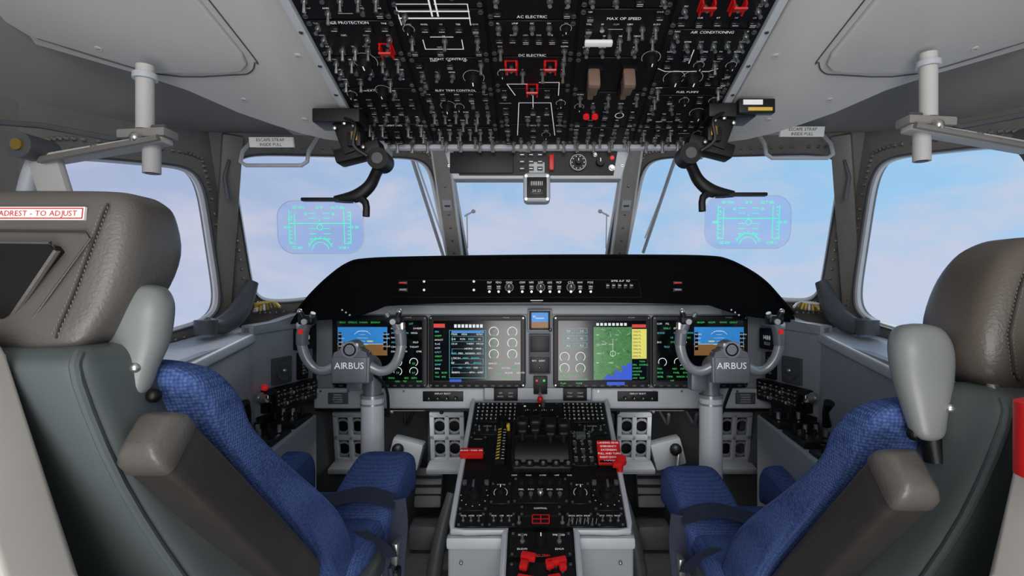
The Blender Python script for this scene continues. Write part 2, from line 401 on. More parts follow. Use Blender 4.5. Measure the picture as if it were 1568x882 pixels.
def flow(P,t=.0016):
    oh.line(P,t,M_white,.0064)
    for a,b in zip(P[:-1],P[1:]):
        for q in range(5): skip.append((a[0]+(b[0]-a[0])*q/4,a[1]+(b[1]-a[1])*q/4,.001))
flow([(-.045,.045),(-.038,.165),(.030,.165),(.042,.045)])
flow([(-.045,.19),(-.06,.225),(-.02,.225)]); flow([(.045,.19),(.045,.23),(.005,.23)]); flow([(-.008,.195),(-.008,.15)])
flow([(-.205,.345),(-.205,.322),(-.135,.322),(-.135,.345)]); flow([(-.19,.352),(-.15,.352)])
for yy in (.395,.41): flow([(-.235,yy),(-.115,yy)],.003)
flow([(-.235,.38),(-.235,.425),(-.18,.425)]); flow([(-.115,.38),(-.115,.425),(-.17,.425)]); flow([(-.178,.40),(-.178,.455)],.003);flow([(-.168,.40),(-.168,.455)],.003)
flow([(.235,.27),(.25,.262),(.335,.262),(.35,.27)]); flow([(.29,.285),(.29,.32)])
for c in range(5):
    x0,x1=cols[c],cols[c+1]
    rs=list(rowsS)
    if c in(1,3): rs=[.006,.075,.20,.30,.415,.5,.6]
    if c==4: rs=[.006,.07,.19,.215,.37,.475,.6]
    for r in range(len(rs)-1):
        y0,y1=rs[r],rs[r+1]
        oh.box(((x0+x1)/2,(y0+y1)/2,.0035),(x1-x0-.007,y1-y0-.004,.003),M_blk2,b=.0008,seg=1)
        for xx in (x0+.008,x1-.008):
            for yy in (y0+.008,y1-.008): oh.screw(xx,yy,.0046,.005); skip.append((xx,yy,.002))
        # tidy rows inside this module
        h=y1-y0; nr=max(1,int(round((h-.012)/.0255)))
        for j in range(nr):
            y=y0+.004+(h-.006)*(j+.42)/nr
            kind=random.choice(('tog','tog','btn','mix','mix','tog','btn')) if y>.06 else random.choice(('tog','mix'))
            nx=random.choice((4,5,5,6)) if kind!='mix' else 5
            upd=random.choice((1,-1))
            for i in range(nx):
                x=x0+.020+(x1-x0-.040)*i/(nx-1)
                if occ(x,y,.009): continue
                q={'tog':.1,'btn':.4}.get(kind,random.random())
                if random.random()<.12: q=random.random()
                if q<.35:
                    oh.toggle(x,y,1.0,upd,.005)
                    if random.random()<.5: oh.rtxt(x,y-.0095,.0026,M_leg,z=.0062,n=3)
                elif q<.62:
                    oh.box((x,y,.009),(.015,.012,.009),M_bez,b=.0015,seg=1); oh.rect(x,y+.0015,.0100,.0018,M_leg,.0138)
                    if random.random()<.4: oh.rect(x,y-.0022,.0100,.0012,M_leg,.0138)
                elif q<.70: oh.knob(x,y,.0062,.014,M_bez,.005); oh.arc(x,y,.0100,.0009,M_leg,-30,210,.0062,10)
                elif q<.78: oh.cyl((x,y,.005),(x,y,.010),.0042,M_metal,n=10)
                elif q<.84: oh.line([(x-.012,y),(x+.012,y)],.0012,M_leg,.0062)
                if random.random()<.9: oh.rtxt(x,y+.0112,.0034,M_white if random.random()<.5 else M_leg,z=.0062,n=random.randint(2,4))
oh.box((.11,.352,.02),(.05,.012,.008),M_label,b=.003); oh.cyl((.09,.352,.004),(.09,.352,.018),.004,M_metal); oh.cyl((.13,.352,.004),(.13,.352,.018),.004,M_metal)
for i in range(20):
    x=-.38+.04*i+random.uniform(-.006,.006); oh.toggle(x,.010,1.2,-1,.004)
oh.box((-.005,-.008,.002),(.84,.014,.022),M_greyL,b=.004)
for u in (-.385,.378): oh.box((u,-.006,.012),(.06,.05,.03),M_greyL,b=.005)
oh.done()

ef=frame((0,1.31,0),(1,0,0),(0,0,1))
vb=MB('compass_shelf_panel',ef)
vb.prism([(-.235,.362),(.235,.362),(.208,.268),(-.206,.268)],-.05,.0,M_greyL,b=.004)
vb.prism([(-.205,.335),(.198,.335),(.188,.276),(-.19,.276)],.0,.002,M_black)
vb.box((-.135,.306,.004),(.155,.05,.008),M_blk2,b=.002)
for i in range(3):
    for j in range(3): vb.box((-.036+i*.022,.292+j*.017,.004),(.013,.009,.006),M_bez); vb.rect(-.036+i*.022,.292+j*.017,.009,.0016,M_white,.0073)
vb.txt('MSTR ELEC',-.03,.336,.004,M_white,z=.003)
vb.box((.036,.305,.012),(.012,.038,.02),M_red,b=.003)
vb.cyl((.101,.307,0),(.101,.307,.008),.022,M_blk2,n=24); vb.arc(.101,.307,.019,.002,M_leg,z=.0085); vb.knob(.101,.307,.008,.02,M_blk2,.005)
for a in range(10): vb.rect(.101+.015*math.cos(a*.63),.307+.015*math.sin(a*.63),.002,.002,M_white,.0086)
vb.knob(.155,.307,.011,.016,M_blk2); vb.knob(.143,.327,.004,.01,M_metal); vb.cyl((.184,.318,0),(.184,.318,.01),.005,M_redg); vb.knob(.184,.295,.006,.01,M_metal)
for x in (-.215,.21): 
    for y in (.3,.345): vb.screw(x,y,.004,.001)
vb.done()
cp=MB('magnetic_compass',ef)
cp.box((0,.245,-.01),(.066,.072,.06),M_greyL,b=.012,seg=3)
cp.box((0,.243,.021),(.048,.05,.006),M_blk2,b=.003); cp.box((0,.252,.026),(.034,.016,.004),M_bez,b=.001); cp.box((0,.232,.026),(.034,.016,.004),M_bez,b=.001)
for i in range(7): cp.rect(-.013+i*.0043,.252,.001,.009,M_white,.0285)
cp.txt('24 27',0,.234,.006,M_leg,z=.0285)
for a in(-1,1):
    for b in (-1,1): cp.screw(a*.026,.243+b*.028,.0035,.02)
cp.box((0,.29,-.012),(.04,.04,.03),M_greyL,b=.004)
cp.done()

for sx in (-1,1):
    so=MB('ceiling_panel',OF)
    poly=[(-.42,-.005),(-.42,.64),(-1.03,.62),(-1.0,.37),(-.78,.255),(-.72,.20),(-.655,.125),(-.60,.08),(-.55,.045),(-.50,.02)]
    if sx>0: poly=[(-a,b) for a,b in poly][::-1]
    so.prism(poly,-.028,.002,M_liner,b=.008)
    pl=[(-.565,.62),(-.99,.62),(-.90,.36),(-.745,.262),(-.60,.262),(-.572,.268),(-.553,.285),(-.548,.31)]
    if sx>0: pl=[(-a,b) for a,b in pl][::-1]
    so.prism(pl,.002,.012,M_liner,b=.003)
    P=[(-.90,.345),(-.745,.25),(-.60,.248),(-.562,.256),(-.54,.283),(-.535,.31),(-.552,.62)]
    so.tube([(a if sx<0 else -a,b,.003) for a,b in P],.0014,M_greyD,n=5,smooth=4)
    for a,b in ((-.80,.33),(-.52,.1),(-.62,.17),(-.45,.3),(-.9,.5)): so.cyl((a if sx<0 else -a,b,.0),(a if sx<0 else -a,b,.014 if a<-.75 else .004),.006,M_liner,n=12); so.rect(a if sx<0 else -a,b,.008,.0012,M_greyD,.0144 if a<-.75 else .0044)
    so.done()

# ------------------------------------------------------------------ glareshield
k=.0020815
gf=frame((0,1.70,0),(1,0,0),(0,0,1))
gs=MB('glareshield',gf)
top=[(-379,-56),(-366,-36),(-345,-10),(-318,16),(-290,36),(-262,43),(-180,46),(0,48.5),(180,48.5),(262,47),(292,42),(325,26),(350,8),(372,-16),(392,-40),(397,-54)]
bot=[(397,-54),(340,-45),(300,-34),(270,-27),(150,-23),(0,-22),(-150,-24),(-240,-29),(-268,-38),(-300,-47),(-340,-50),(-379,-56)]
T=catmull(top,4); B=catmull(bot,4)
poly=[(a*k,b*k) for a,b in T]+[(a*k,b*k) for a,b in B[1:-1]]
gs.prism(poly,-.42,0,M_glare,b=.01)
gs.prism([(-215*k,12*k),(155*k,13*k),(160*k,-14*k),(-218*k,-14*k)],0,.006,M_glare)
gs.tube([(a*k,b*k,.002) for a,b in T[4:-4]],.006,M_glare,n=8)
for x0 in (-204,215):
    gs.box((x0*k,8*k,.006),(.03,.010,.008),M_bez,b=.001); gs.rect(x0*k,8*k,.022,.004,M_redg,.0104); gs.box((x0*k,-1*k-.004,.006),(.03,.012,.008),M_bez,b=.001); gs.rect(x0*k,-1*k-.004,.022,.002,M_leg,.0104); gs.rect(x0*k,-1*k-.001,.02,.001,M_leg,.0104)
for i,x in enumerate((-72,-58,-42,-22,-8,6,20,34,52,66,82)):
    if i in(2,5,8): gs.knob(x*k,1*k,.010,.016,M_blk2,.006); gs.arc(x*k,1*k,.013,.0012,M_leg,z=.0068)
    else: gs.box((x*k,1*k,.010),(.016,.016,.010),M_bez,b=.002); gs.rect(x*k,2*k,.011,.0035,M_leg,.0152); gs.rect(x*k,-1*k,.011,.0015,M_leg,.0152)
    gs.rtxt(x*k,8.5*k,.006,M_white,3,z=.0066)
    gs.cyl((x*k,-5.5*k,.006),(x*k,-5.5*k,.014),.004,M_metal,n=8)
for x in (-172,-96): gs.disc(x*k,10*k,.004,M_white,.0066); gs.disc(x*k,-3*k,.004,M_white,.0066)
gs.txt('SFMS A-P  FD',128*k,11*k,.007,M_white,z=.0066)
for i in range(5): gs.box(((108+i*9)*k,3*k,.009),(.012,.016,.008),M_bez,b=.001); gs.rect((108+i*9)*k,4*k,.009,.003,M_leg,.0134)
gs.box((0,-23*k,.004),(.035,.008,.01),M_greyD,b=.002)
gs.rect(0,-19*k,.04,.002,M_white,.001)
gs.tube([(-215*k,12*k,.006),(155*k,13*k,.006),(160*k,-14*k,.006),(-218*k,-14*k,.006)],.0015,M_blk2,n=5,closed=True)
for e in (-1,1):
    for j in range(3):gs.disc(e*.62+j*.012,-.07-.008*j,.003,M_leg,.001)
gs.done()

# ------------------------------------------------------------------ instrument panel
K=.002265
pf=frame((0,1.85,0),(1,0,0),(0,0,1))
ip=MB('instrument_panel',pf)
def U(u): return (u-822)*K
def V(v): return (441-v)*K
def uv(u0,v0,u1,v1): return ((U(u0)+U(u1))/2,(V(v0)+V(v1))/2,abs(U(u1)-U(u0)),abs(V(v1)-V(v0)))
x,y,w_,h_=uv(484,462,1178,600); ip.box((x,y,-.03),(w_,h_,.06),M_grey,b=.004)
x,y,w_,h_=uv(560,467,1104,481); ip.box((x,y,.004),(w_,h_,.012),M_greyL,b=.004)
for a,b in ((484,742),(905,1178)):
    x,y,w_,h_=uv(a,593,b,624); ip.box((x,y,.008),(w_,h_,.03),M_greyL,b=.008,seg=3)
    x,y,w_,h_=uv(a,622,b,629); ip.box((x,y,-.01),(w_,h_,.03),M_black)
x,y,w_,h_=uv(742,593,905,612); ip.box((x,y,.002),(w_,h_,.02),M_greyL,b=.004)
for a,b in ((650,711),(944,1005)):
    x,y,w_,h_=uv(a,597,b,612); ip.box((x,y,.026),(w_,h_,.008),M_black,b=.002); ip.txt('DISPLAY SELECT',x,y+.01,.005,M_white,z=.0306)
    for i in range(4): ip.knob(x-.045+i*.03,y-.006,.006,.014,M_blk2,.03)
for a in (757,862):
    x,y,w_,h_=uv(a,593,a+36,612); ip.box((x,y,.016),(w_,h_,.012),M_black,b=.002)
    for i in range(2): ip.rtxt(x-.018+i*.036,y+.006,.005,M_leg,4,z=.0226); ip.rtxt(x-.018+i*.036,y-.006,.005,M_leg,4,z=.0226)
for a in (507,1122):
    x,y,w_,h_=uv(a,599,a+30,616); ip.box((x,y,.026),(w_,h_,.005),M_greyD,b=.001)
    for i in range(4): ip.rtxt(x,y+.012-.008*i,.004,M_leg,9,z=.0292)
for u in range(495,1178,42):
    if 740<u<910: continue
    ip.screw(U(u),V(597),.004,.024)
for u in (600,676,730,946,1000): ip.sph((U(u),V(631),.0),.008,M_blk2)
Zs=.0235
def bezel(u0,v0,u1,v1):
    x,y,w,h=uv(u0,v0,u1,v1)
    ip.prism(rrect(w,h,.012,4,x,y),0,.02,M_bez,b=.003)
    ip.prism(rrect(w-.026,h-.032,.004,3,x,y+.003),.0195,.0215,M_blk2)
    ip.rect(x,y+.004,w-.034,h-.042,M_scr,.0225)
    n=11
    for i in range(n): ip.box((x-w/2+.03+(w-.06)*i/(n-1),y-h/2+.007,.021),(.012,.006,.004),M_greyD)
    for a in (-1,1):
        for b in (-1,1): ip.screw(x+a*(w/2-.008),y+b*(h/2-.008),.003,.02)
    ip.txt('COLLINS',x+w*.3,y+h/2-.006,.004,M_leg,z=.0212)
    return x,y,w,h
D=[bezel(512,483,656,592),bezel(658,483,805,592),bezel(847,483,995,592),bezel(997,483,1142,592)]
def R_(u0,v0,u1,v1,m,z=Zs): x,y,w,h=uv(u0,v0,u1,v1); ip.rect(x,y,w,h,m,z)
def tx(t,u,v,h,m,z=Zs+.001,al='c'): ip.txt(t,U(u),V(v),h*K,m,z,al)
def tlines(u0,v0,u1,v1,dv,m,h=2.6,prob=.9,mm=None):
    v=v0
    while v<v1:
        u=u0
        while u<u1-8:
            if random.random()<prob:
                n=random.randint(3,6); mt=random.choice(mm) if mm else m
                ip.txt(''.join(random.choice('ABCDEFGHIKLMNOPRSTU0123456789') for _ in range(n)),U(u),V(v),h*K,mt,Zs+.0012,'l'); u+=n*h*.85+4
            else: u+=10
        v+=dv
def pfd(u0,v0,u1,v1):
    vm=v0+(v1-v0)*.6
    R_(u0,v0,u1,vm,E_sky); R_(u0,vm,u1,v1,E_brn)
    ip.line([(U(u0),V(vm)),(U(u1),V(vm))],.0015,E_w,Zs+.0006)
    uc=(u0+u1)/2; vc=(v0+v1)/2
    for i in range(-3,4):
        ip.line([(U(uc-4-(i%2)*4),V(vc+i*5)),(U(uc+4+(i%2)*4),V(vc+i*5))],.001,E_w,Zs+.0008)
    R_(uc-16,vc-1,uc-7,vc+1,E_y,Zs+.001); R_(uc+7,vc-1,uc+16,vc+1,E_y,Zs+.001)
    ip.arc(U(uc),V(vc),16*K,.001,E_w,40,140,Zs+.0008)
    for a in (u0+1,u1-6): R_(a,v0+8,a+5,v1-8,M_scr,Zs+.0007); tlines(a,v0+11,a+9,v1-9,6,E_w,2.2,1)
pfd(521,500,596,543); tlines(524,493,590,497,5,E_g,2.6); 
ip.arc(U(560),V(574),22*K,.0015,E_w,0,180,Zs+.001); ip.arc(U(560),V(574),12*K,.001,E_g,0,180,Zs+.001)
tlines(602,495,650,540,7,E_w,2.6,.6,[E_w,E_w,E_g,E_c])
for i in range(2):
    for j in range(2): ip.arc(U(612+i*24),V(553+j*14),6*K,.0018,E_w,-60,200,Zs+.001); tx('%d%d'%(i+5,j+3),612+i*24,555+j*14,3,E_g)
tlines(598,577,650,584,5,E_g,2.4,.7)
R_(690,505,745,577,M_scr,Zs); ip.frm(*uv(690,505,745,577),.0012,E_c,Zs+.001)
for i in range(8): R_(697+i*5.6,496,697+i*5.6+4,501,E_w,Zs)
tlines(668,507,688,580,6.2,E_g,2.4,.8,[E_g,E_g,E_w,E_c])
tlines(693,511,743,575,7.2,E_w,2.6,.8,[E_w,E_w,E_c])
for v in (514,533,548,561): ip.frm(*uv(694,v,741,v+8),.0008,E_c,Zs+.001)
R_(693,506,742,509,E_sky,Zs+.0006)
for i in range(2):
    for j in range(3):
        cu,cv=757+i*28,507+j*17
        ip.arc(U(cu),V(cv),7*K,.002,E_w,-50,230,Zs+.001); ip.line([(U(cu),V(cv)),(U(cu+4),V(cv-4))],.0012,E_g,Zs+.001); tx('%d%d'%(random.randint(1,9),random.randint(0,9)),cu,cv+5,3,E_g)
tlines(749,555,800,583,7,E_g,2.6,.75,[E_g,E_w]); R_(690,579,708,583,E_blue)
R_(666,495,683,501,E_r,Zs)
for i in range(3):
    for j in range(2):
        ip.frm(*uv(862+j*20,502+i*11,878+j*20,509+i*11),.001,E_c,Zs+.001); tx('%d.%d'%(random.randint(1,9),i),870+j*20,506+i*11,3,E_w)
for i in range(2):
    for j in range(2): ip.arc(U(864+i*24),V(545+j*17),7*K,.0018,E_w,-50,230,Zs+.001); tx('%d7'%(i+6),864+i*24,547+j*17,3,E_g)
tlines(858,573,903,586,6,E_g,2.6,.7)
R_(908,500,966,580,E_map)
sea=[(922,580),(966,580),(966,553),(963,556),(960,553),(957,560),(953,557),(950,561),(952,566),(947,568),(943,564),(939,566),(940,572),(934,574),(929,571),(926,575)]
ip.raw([(U(a),V(b),Zs+.0005) for a,b in sea],[tuple(range(len(sea)))],E_blue)
ip.line([(U(937),V(518)),(U(937),V(545))],.001,E_w,Zs+.001); ip.arc(U(937),V(540),4*K,.0012,E_w,z=Zs+.001)
for a in range(9):
    u,v=random.uniform(913,960),random.uniform(503,550); ip.line([(U(u),V(v)),(U(u+random.uniform(-9,9)),V(v+random.uniform(-9,9)))],.0006,E_w,Zs+.001)
tlines(912,512,960,556,14,E_w,1.8,.4)
R_(966,503,988,548,E_y); 
for i in range(8): ip.txt('ENG FL',U(968),V(507+i*5.3),2.6*K,M_black,Zs+.001,'l')
R_(966,548,988,580,M_scr,Zs+.0004); tlines(967,552,987,580,5,E_g,2.4)
for i in range(8): R_(912+i*6,494,916+i*6,498,E_w,Zs)
R_(966,496,987,501,E_r)
R_(928,583,955,588,E_blue)
tlines(1004,495,1056,535,7,E_w,2.6,.65,[E_w,E_w,E_g,E_c])
for i in range(2): ip.arc(U(1012+i*24),V(553),6*K,.0018,E_w,-60,200,Zs+.001)
tlines(1004,563,1056,585,6,E_g,2.5,.7)
pfd(1060,500,1135,543); ip.arc(U(1098),V(574),22*K,.0015,E_w,0,180,Zs+.001); tlines(1064,493,1130,497,5,E_g,2.6)
x,y,w_,h_=uv(808,473,845,507); ip.box((x,y,.016),(w_,h_,.028),M_grey,b=.004); ip.box((x,y,.03),(w_-.012,h_-.012,.006),M_bez,b=.002)
R_(814,478,839,501,E_sky,.034); R_(814,492,839,501,E_brn,.0342); R_(820,486,833,487,E_w,.0345); tx('85',818,484,3,E_w,.035)
ip.knob(U(842),V(504),.005,.012,M_blk2,.03)
x,y,w_,h_=uv(810,511,843,572); ip.box((x,y,.008),(w_,h_,.016),M_greyD,b=.003); 
for v in (514,546): x,y,w_,h_=uv(812,v,841,v+24); ip.box((x,y,.014),(w_,h_,.01),M_bez,b=.002); 
tlines(815,551,838,556,6,E_w,2.4); ip.knob(U(826),V(562),.005,.01,M_blk2,.016)
x,y,w_,h_=uv(817,575,838,602); ip.box((x,y,.015),(w_,h_,.012),M_black,b=.002)
ip.cyl((U(827),V(590),.02),(U(827),V(598),.06),.005,M_metal); ip.sph((U(827),V(606),.062),.013,M_red,(.8,1,.8)); ip.cyl((U(822),V(581),.02),(U(822),V(581),.025),.004,M_redg);ip.cyl((U(833),V(581),.02),(U(833),V(581),.025),.004,E_g)
ip.done()

# side instrument panels
for sx in (-1,1):
    if sx<0: sf=frame((-.845,1.58,0),(.07,.27,0),(0,0,1))
    else: sf=frame((.775,1.85,0),(.07,-.27,0),(0,0,1))
    sp=MB('side_instrument_panel',sf); L=.279
    F=(lambda a:a) if sx<0 else (lambda a:L-a)
    sp.box((L/2,-.25,-.02),(L,.28,.04),M_grey,b=.008)
    sp.prism([(F(a),b) for a,b in ((.0,-.11),(.10,-.105),(.20,-.085),(L,-.08),(L,-.13),(.0,-.14))][::(1 if sx>0 else -1)],-.03,.005,M_grey,b=.003)
    sp.box((F(.12),-.262,.004),(.085,.085,.01),M_greyD,b=.004); sp.cyl((F(.12),-.262,0),(F(.12),-.262,.016),.032,M_greyD,n=24); sp.arc(F(.12),-.262,.026,.004,M_metal,z=.017); sp.arc(F(.12),-.262,.015,.004,M_metal,z=.017); sp.sph((F(.12),-.262,.014),.009,M_metal)
    sp.box((F(.215),-.17,.01),(.075,.07,.03),M_black,b=.004); sp.txt('1488' ,F(.21),-.165,.014,M_white,z=.0262); sp.txt('0520',F(.21),-.185,.010,M_leg,z=.0262)
    sp.box((F(.215),-.26,.006),(.045,.09,.014),M_blk2,b=.003)
    for i in range(3): sp.rtxt(F(.215),-.235-.02*i,.006,M_leg,3,z=.0135); sp.toggle(F(.21),-.245-.02*i,.8,1,.013)
    sp.box((F(.15),-.345,.012),(.23,.07,.03),M_black,b=.004)
    for i in range(8):
        for j in range(2):
            if (i+j)%3: sp.toggle(F(.05+.028*i),-.333-.028*j,.7,1,.027)
            else: sp.knob(F(.05+.028*i),-.333-.028*j,.006,.012,M_metal,.027)
            sp.rtxt(F(.05+.028*i),-.321-.028*j,.004,M_leg,3,z=.0275)
    if sx<0: sp.sph((F(.03),-.30,.02),.010,M_redg)
    sp.knob(F(.02),-.33,.014,.03,M_metal,.01)
    sp.done()

# side consoles & sills
for sx in (-1,1):
    c=MB('side_console'); X=lambda a:sx*a
    def poly(P,m,b=0): c.hexa([(X(p[0]),p[1],p[2]) for p in P],m,b)
    poly([(.955,1.68,-.16),(.84,1.62,-.16),(.83,1.15,-.235),(1.055,1.08,-.25),(.955,1.68,-.118),(.84,1.62,-.128),(.83,1.15,-.205),(1.055,1.08,-.195)],M_greyL,.008)
    poly([(1.055,1.08,-.25),(.83,1.15,-.235),(.83,.55,-.27),(1.08,.55,-.27),(1.055,1.08,-.2),(.83,1.15,-.208),(.83,.55,-.24),(1.08,.55,-.22)],M_greyL,.008)
    poly([(.87,1.62,-.5),(.84,1.60,-.5),(.82,.7,-.5),(.87,.7,-.5),(.87,1.62,-.14),(.845,1.60,-.14),(.835,.7,-.24),(.87,.7,-.24)],M_grey)
    poly([(.93,1.66,-.945),(.70,1.70,-.945),(.68,.95,-.945),(1.0,.95,-.945),(.93,1.66,-.42),(.70,1.70,-.40),(.68,.95,-.46),(1.0,.95,-.46)],M_grey,.01)
    for j in range(4):
        yy=1.62-j*.15; c.box((X(.765),yy,-.408-.012*j),(.12,.13,.03),M_black,b=.004)
        for i in range(6): c.cyl((X(.72+.03*(i%3)),yy-.03+.05*(i//3),-.39-.012*j),(X(.72+.03*(i%3)),yy-.03+.05*(i//3),-.37-.012*j),.006,random.choice((M_metal,M_blk2)),n=8)
        c.tube([(X(.80),yy,-.38),(X(.79),yy-.01,-.34),(X(.79),yy-.03,-.31)],[.012,.008,.014],M_blk2)
    c.box((X(.90),1.20,-.185),(.05,.045,.03),M_greyL,b=.005); c.cyl((X(.90),1.175,-.170),(X(.89),1.165,-.155),.022,M_black,n=20); c.cyl((X(.89),1.165,-.155),(X(.889),1.164,-.153),.014,M_metal,n=20)
    c.tube([(X(.885),1.66,.02),(X(.895),1.64,-.03),(X(.90),1.60,-.08),(X(.915),1.54,-.110),(X(.93),1.50,-.10)],[.018,.026,.030,.026,.020],M_greyD,n=10,smooth=4)
    c.cyl((X(.93),1.50,-.13),(X(.93),1.50,-.09),.03,M_greyD)
    for q in range(7): c.tube([(X(.80+.012*q),1.66,-.06-.002*q),(X(.83+.008*q),1.68,-.045),(X(.88),1.66,-.05-.004*q)],.004,random.choice((M_gold,M_rim,M_yel)),n=6,smooth=3)
    for a,b in ((.94,1.55),(.93,1.4),(.99,1.3),(.86,1.32)): c.cyl((X(a),b,-.2),(X(a),b,-.115-.19*(1.66-b)),.008,M_metal,n=8)
    c.done()

# ------------------------------------------------------------------ footwell: pedals & structures
for sx in (-1,1):
    p=MB('rudder_pedals')
    for X0 in ((-.318,-.66) if sx<0 else (.345,.70)):
        g=frame((X0,1.90,-.53),(1,0,0),(0,-.15,1)); p.setM(g)
        w=.105
        for a in (-.5,0,.5): p.box((a*w,0,0),(.016,.17,.02),M_grey,b=.003)
        for b in (-.085,0,.085): p.box((0,b,0),(w+.016,.02,.02),M_grey,b=.003)
        for a in (-.25,.25):
            for b in (-.042,.042):
                p.arc(a*w,b,.024,.008,M_grey,z=.005,n=16)
        p.box((0,-.10,.03),(w+.03,.02,.07),M_grey,b=.006)
        p.box((0,0,-.03),(w,.17,.006),M_black)
    p.setM(Matrix())
    for X0 in ((-.40,-.60) if sx<0 else (.42,.64)):
        p.box((X0,1.98,-.74),(.10,.03,.14),M_greyD,b=.01,L=Matrix.Rotation(-.35,4,'X'))
        for j in range(4): p.box((X0,1.955+.006*j,-.79+.03*j),(.095,.01,.008),M_blk2)
        p.tube([(X0,2.0,-.7),(X0,2.03,-.5),(X0,2.04,-.42)],.012,M_greyD)
        p.box((X0,1.95,-.895),(.12,.10,.09),M_greyD,b=.02)
    p.box((sx*.475,1.95,-.60),(.115,.06,.10),M_grey,b=.012,L=Matrix.Rotation(.25*-sx,4,'Y'))
    p.tube([(sx*.50,1.9,-.56),(sx*.50,1.87,-.57),(sx*.49,1.86,-.63)],.006,M_metal); p.sph((sx*.49,1.88,-.57),.022,M_blk2); p.sph((sx*.49,1.86,-.64),.012,M_blk2)
    for q in range(5): p.tube([(sx*(.27+.1*q),1.9,-.45),(sx*(.28+.1*q),1.96,-.50),(sx*(.26+.1*q),2.0,-.46)],.006,random.choice((M_blk2,M_greyD,M_grey)),n=6,smooth=3)
    p.tube([(sx*.29,1.82,-.70),(sx*.32,1.78,-.82),(sx*.34,1.76,-.945)],[.016,.022,.026],M_greyD,smooth=3)
    p.done()

# ------------------------------------------------------------------ pedestal
X0=.010
pe=MB('center_pedestal')
pe.setM(frame((X0-.235,0,0),(0,1,0),(0,0,1)))
pe.prism([(1.345,-.635),(1.345,-.948),(2.02,-.948),(2.02,-.36),(1.83,-.385),(1.80,-.405)],0,.47,M_grey,b=.008)
pe.setM(frame((X0-.09,0,0),(0,1,0),(0,0,1)))
pe.prism([(1.40,-.60),(1.40,-.948),(1.0,-.948),(1.0,-.80),(1.06,-.765)],0,.18,M_grey,b=.006)
PY=Vector((0,.9015,.4327)); PF=frame((X0,1.345,-.612),(1,0,0),tuple(PY)); pe.setM(PF)
pe.box((0,.255,-.005),(.455,.52,.012),M_greyL,b=.004)
for e in (-1,1):
    pe.tube([(e*.226,.512,.004),(e*.226,.02,.004),(e*.222,-.002,.003),(e*.19,-.006,.002),(e*.09,-.006,.002),(e*.088,-.3,.002)],.008,M_greyL,n=8)
pe.box((0,.258,.002),(.436,.502,.008),M_black,b=.002)
pe.box((0,-.15,-.004),(.165,.36,.012),M_black,b=.002)
z=.0065
def module(x,y,w,h,scr=True):
    pe.box((x,y,z),(w,h,.004),M_blk2,b=.001,seg=1)
    if scr:
        for a in (-1,1):
            for b in (-1,1): pe.screw(x+a*(w/2-.006),y+b*(h/2-.006),.0035,z+.002)
zz=.0088
for cx in (-.142,.142):
    module(cx,.455,.146,.098,False)
    for i in range(9):
        for j in range(5):
            pe.box((cx-.060+.015*i,.416+.0185*j,.011),(.0115,.013,.006),M_bez,b=.001,seg=1)
            pe.txt(random.choice('ABCDEFGHIJKLMNOPQRSTUVWXYZ123456789'),cx-.060+.015*i,.416+.0185*j,.006,M_white,z=.0144)
module(0,.465,.126,.078); 
for i in range(4): pe.knob(-.04+.027*i,.445,.007,.014,M_blk2,zz); pe.rtxt(-.04+.027*i,.463,.005,M_white,3,zz+.0004)
pe.txt('S',-.0,.488,.008,M_white,zz+.0004); pe.cyl((.012,.487,zz),(.012,.487,zz+.02),.006,M_metal); pe.disc(-.05,.485,.004,M_white,zz+.0004)
for cx in (-.165,.165): module(cx,.372,.09,.05); pe.rtxt(cx,.385,.005,M_leg,6,zz+.0004); [pe.toggle(cx-.025+.025*i,.366,.8,1,zz) for i in range(3)]
module(-.19,.30,.055,.08); pe.rtxt(-.19,.325,.004,M_leg,6,zz+.0004)
pe.box((-.118,.295,.014),(.030,.155,.016),M_blk2,b=.003)
for i in range(12):
    pe.raw([(-.129,.225+.0125*i,.0228),(-.119,.229+.0125*i,.0228),(-.119,.235+.0125*i,.0228),(-.129,.231+.0125*i,.0228)],[(0,1,2,3)],M_yel)
    pe.rect(-.109,.228+.0125*i,.006 if i%3 else .010,.0012,M_white,.0228)
pe.box((-.10,.372,.014),(.012,.012,.03),M_yel,b=.003); pe.txt('STAB TRIM',-.05,.385,.006,M_white,zz)
pe.cyl((-.118,.375,.018),(-.118,.375,.05),.016,M_black,n=20)
def qc(x,y,zc,r,w,m):
    n=28; R=[]
    for xx in (x-w/2,x-w/2+.003,x+w/2-.003,x+w/2):
        rr=r-.003 if xx in (x-w/2,x+w/2) else r
        R.append([(xx,y+rr*math.cos(2*math.pi*i/n),zc+rr*math.sin(2*math.pi*i/n)) for i in range(n)])
    pe.loft(R,m)
pe.box((.005,.27,.018),(.175,.17,.03),M_grip,b=.01,seg=3)
qc(.004,.26,-.012,.072,.160,M_grip)
for xx,ty in ((-.052,0),(-.014,.004),(.030,-.012),(.068,-.010)):
    pe.box((xx,.275+ty,.060),(.010,.022,.06),M_grip,b=.003,L=Matrix.Rotation(-.15,4,'X'))
    pe.box((xx,.292+ty,.098),(.036,.034,.034),M_grip,b=.012,seg=4)
    pe.box((xx,.280+ty,.082),(.030,.026,.020),M_blk2,b=.008,seg=3)
for xx in (-.078,.086): pe.box((xx,.27,.035),(.008,.14,.05),M_grip,b=.003)
for xx in (-.066,-.030,.008,.044,.078): 
    pe.box((xx,.196,.036),(.024,.020,.012),M_blk2,b=.004); pe.cyl((xx,.190,.040),(xx,.188,.047),.005,M_metal,n=10)
for xx in (-.07,-.03,.01,.05,.085): pe.rtxt(xx-.003,.177,.0045,M_white,4,z=zz+.001)
pe.box((-.200,.248,.024),(.068,.024,.022),M_red,b=.004); pe.txt('BRAKE / PARK ON',-.200,.248,.0052,M_white,z=.0354)
module(.128,.29,.075,.15); 
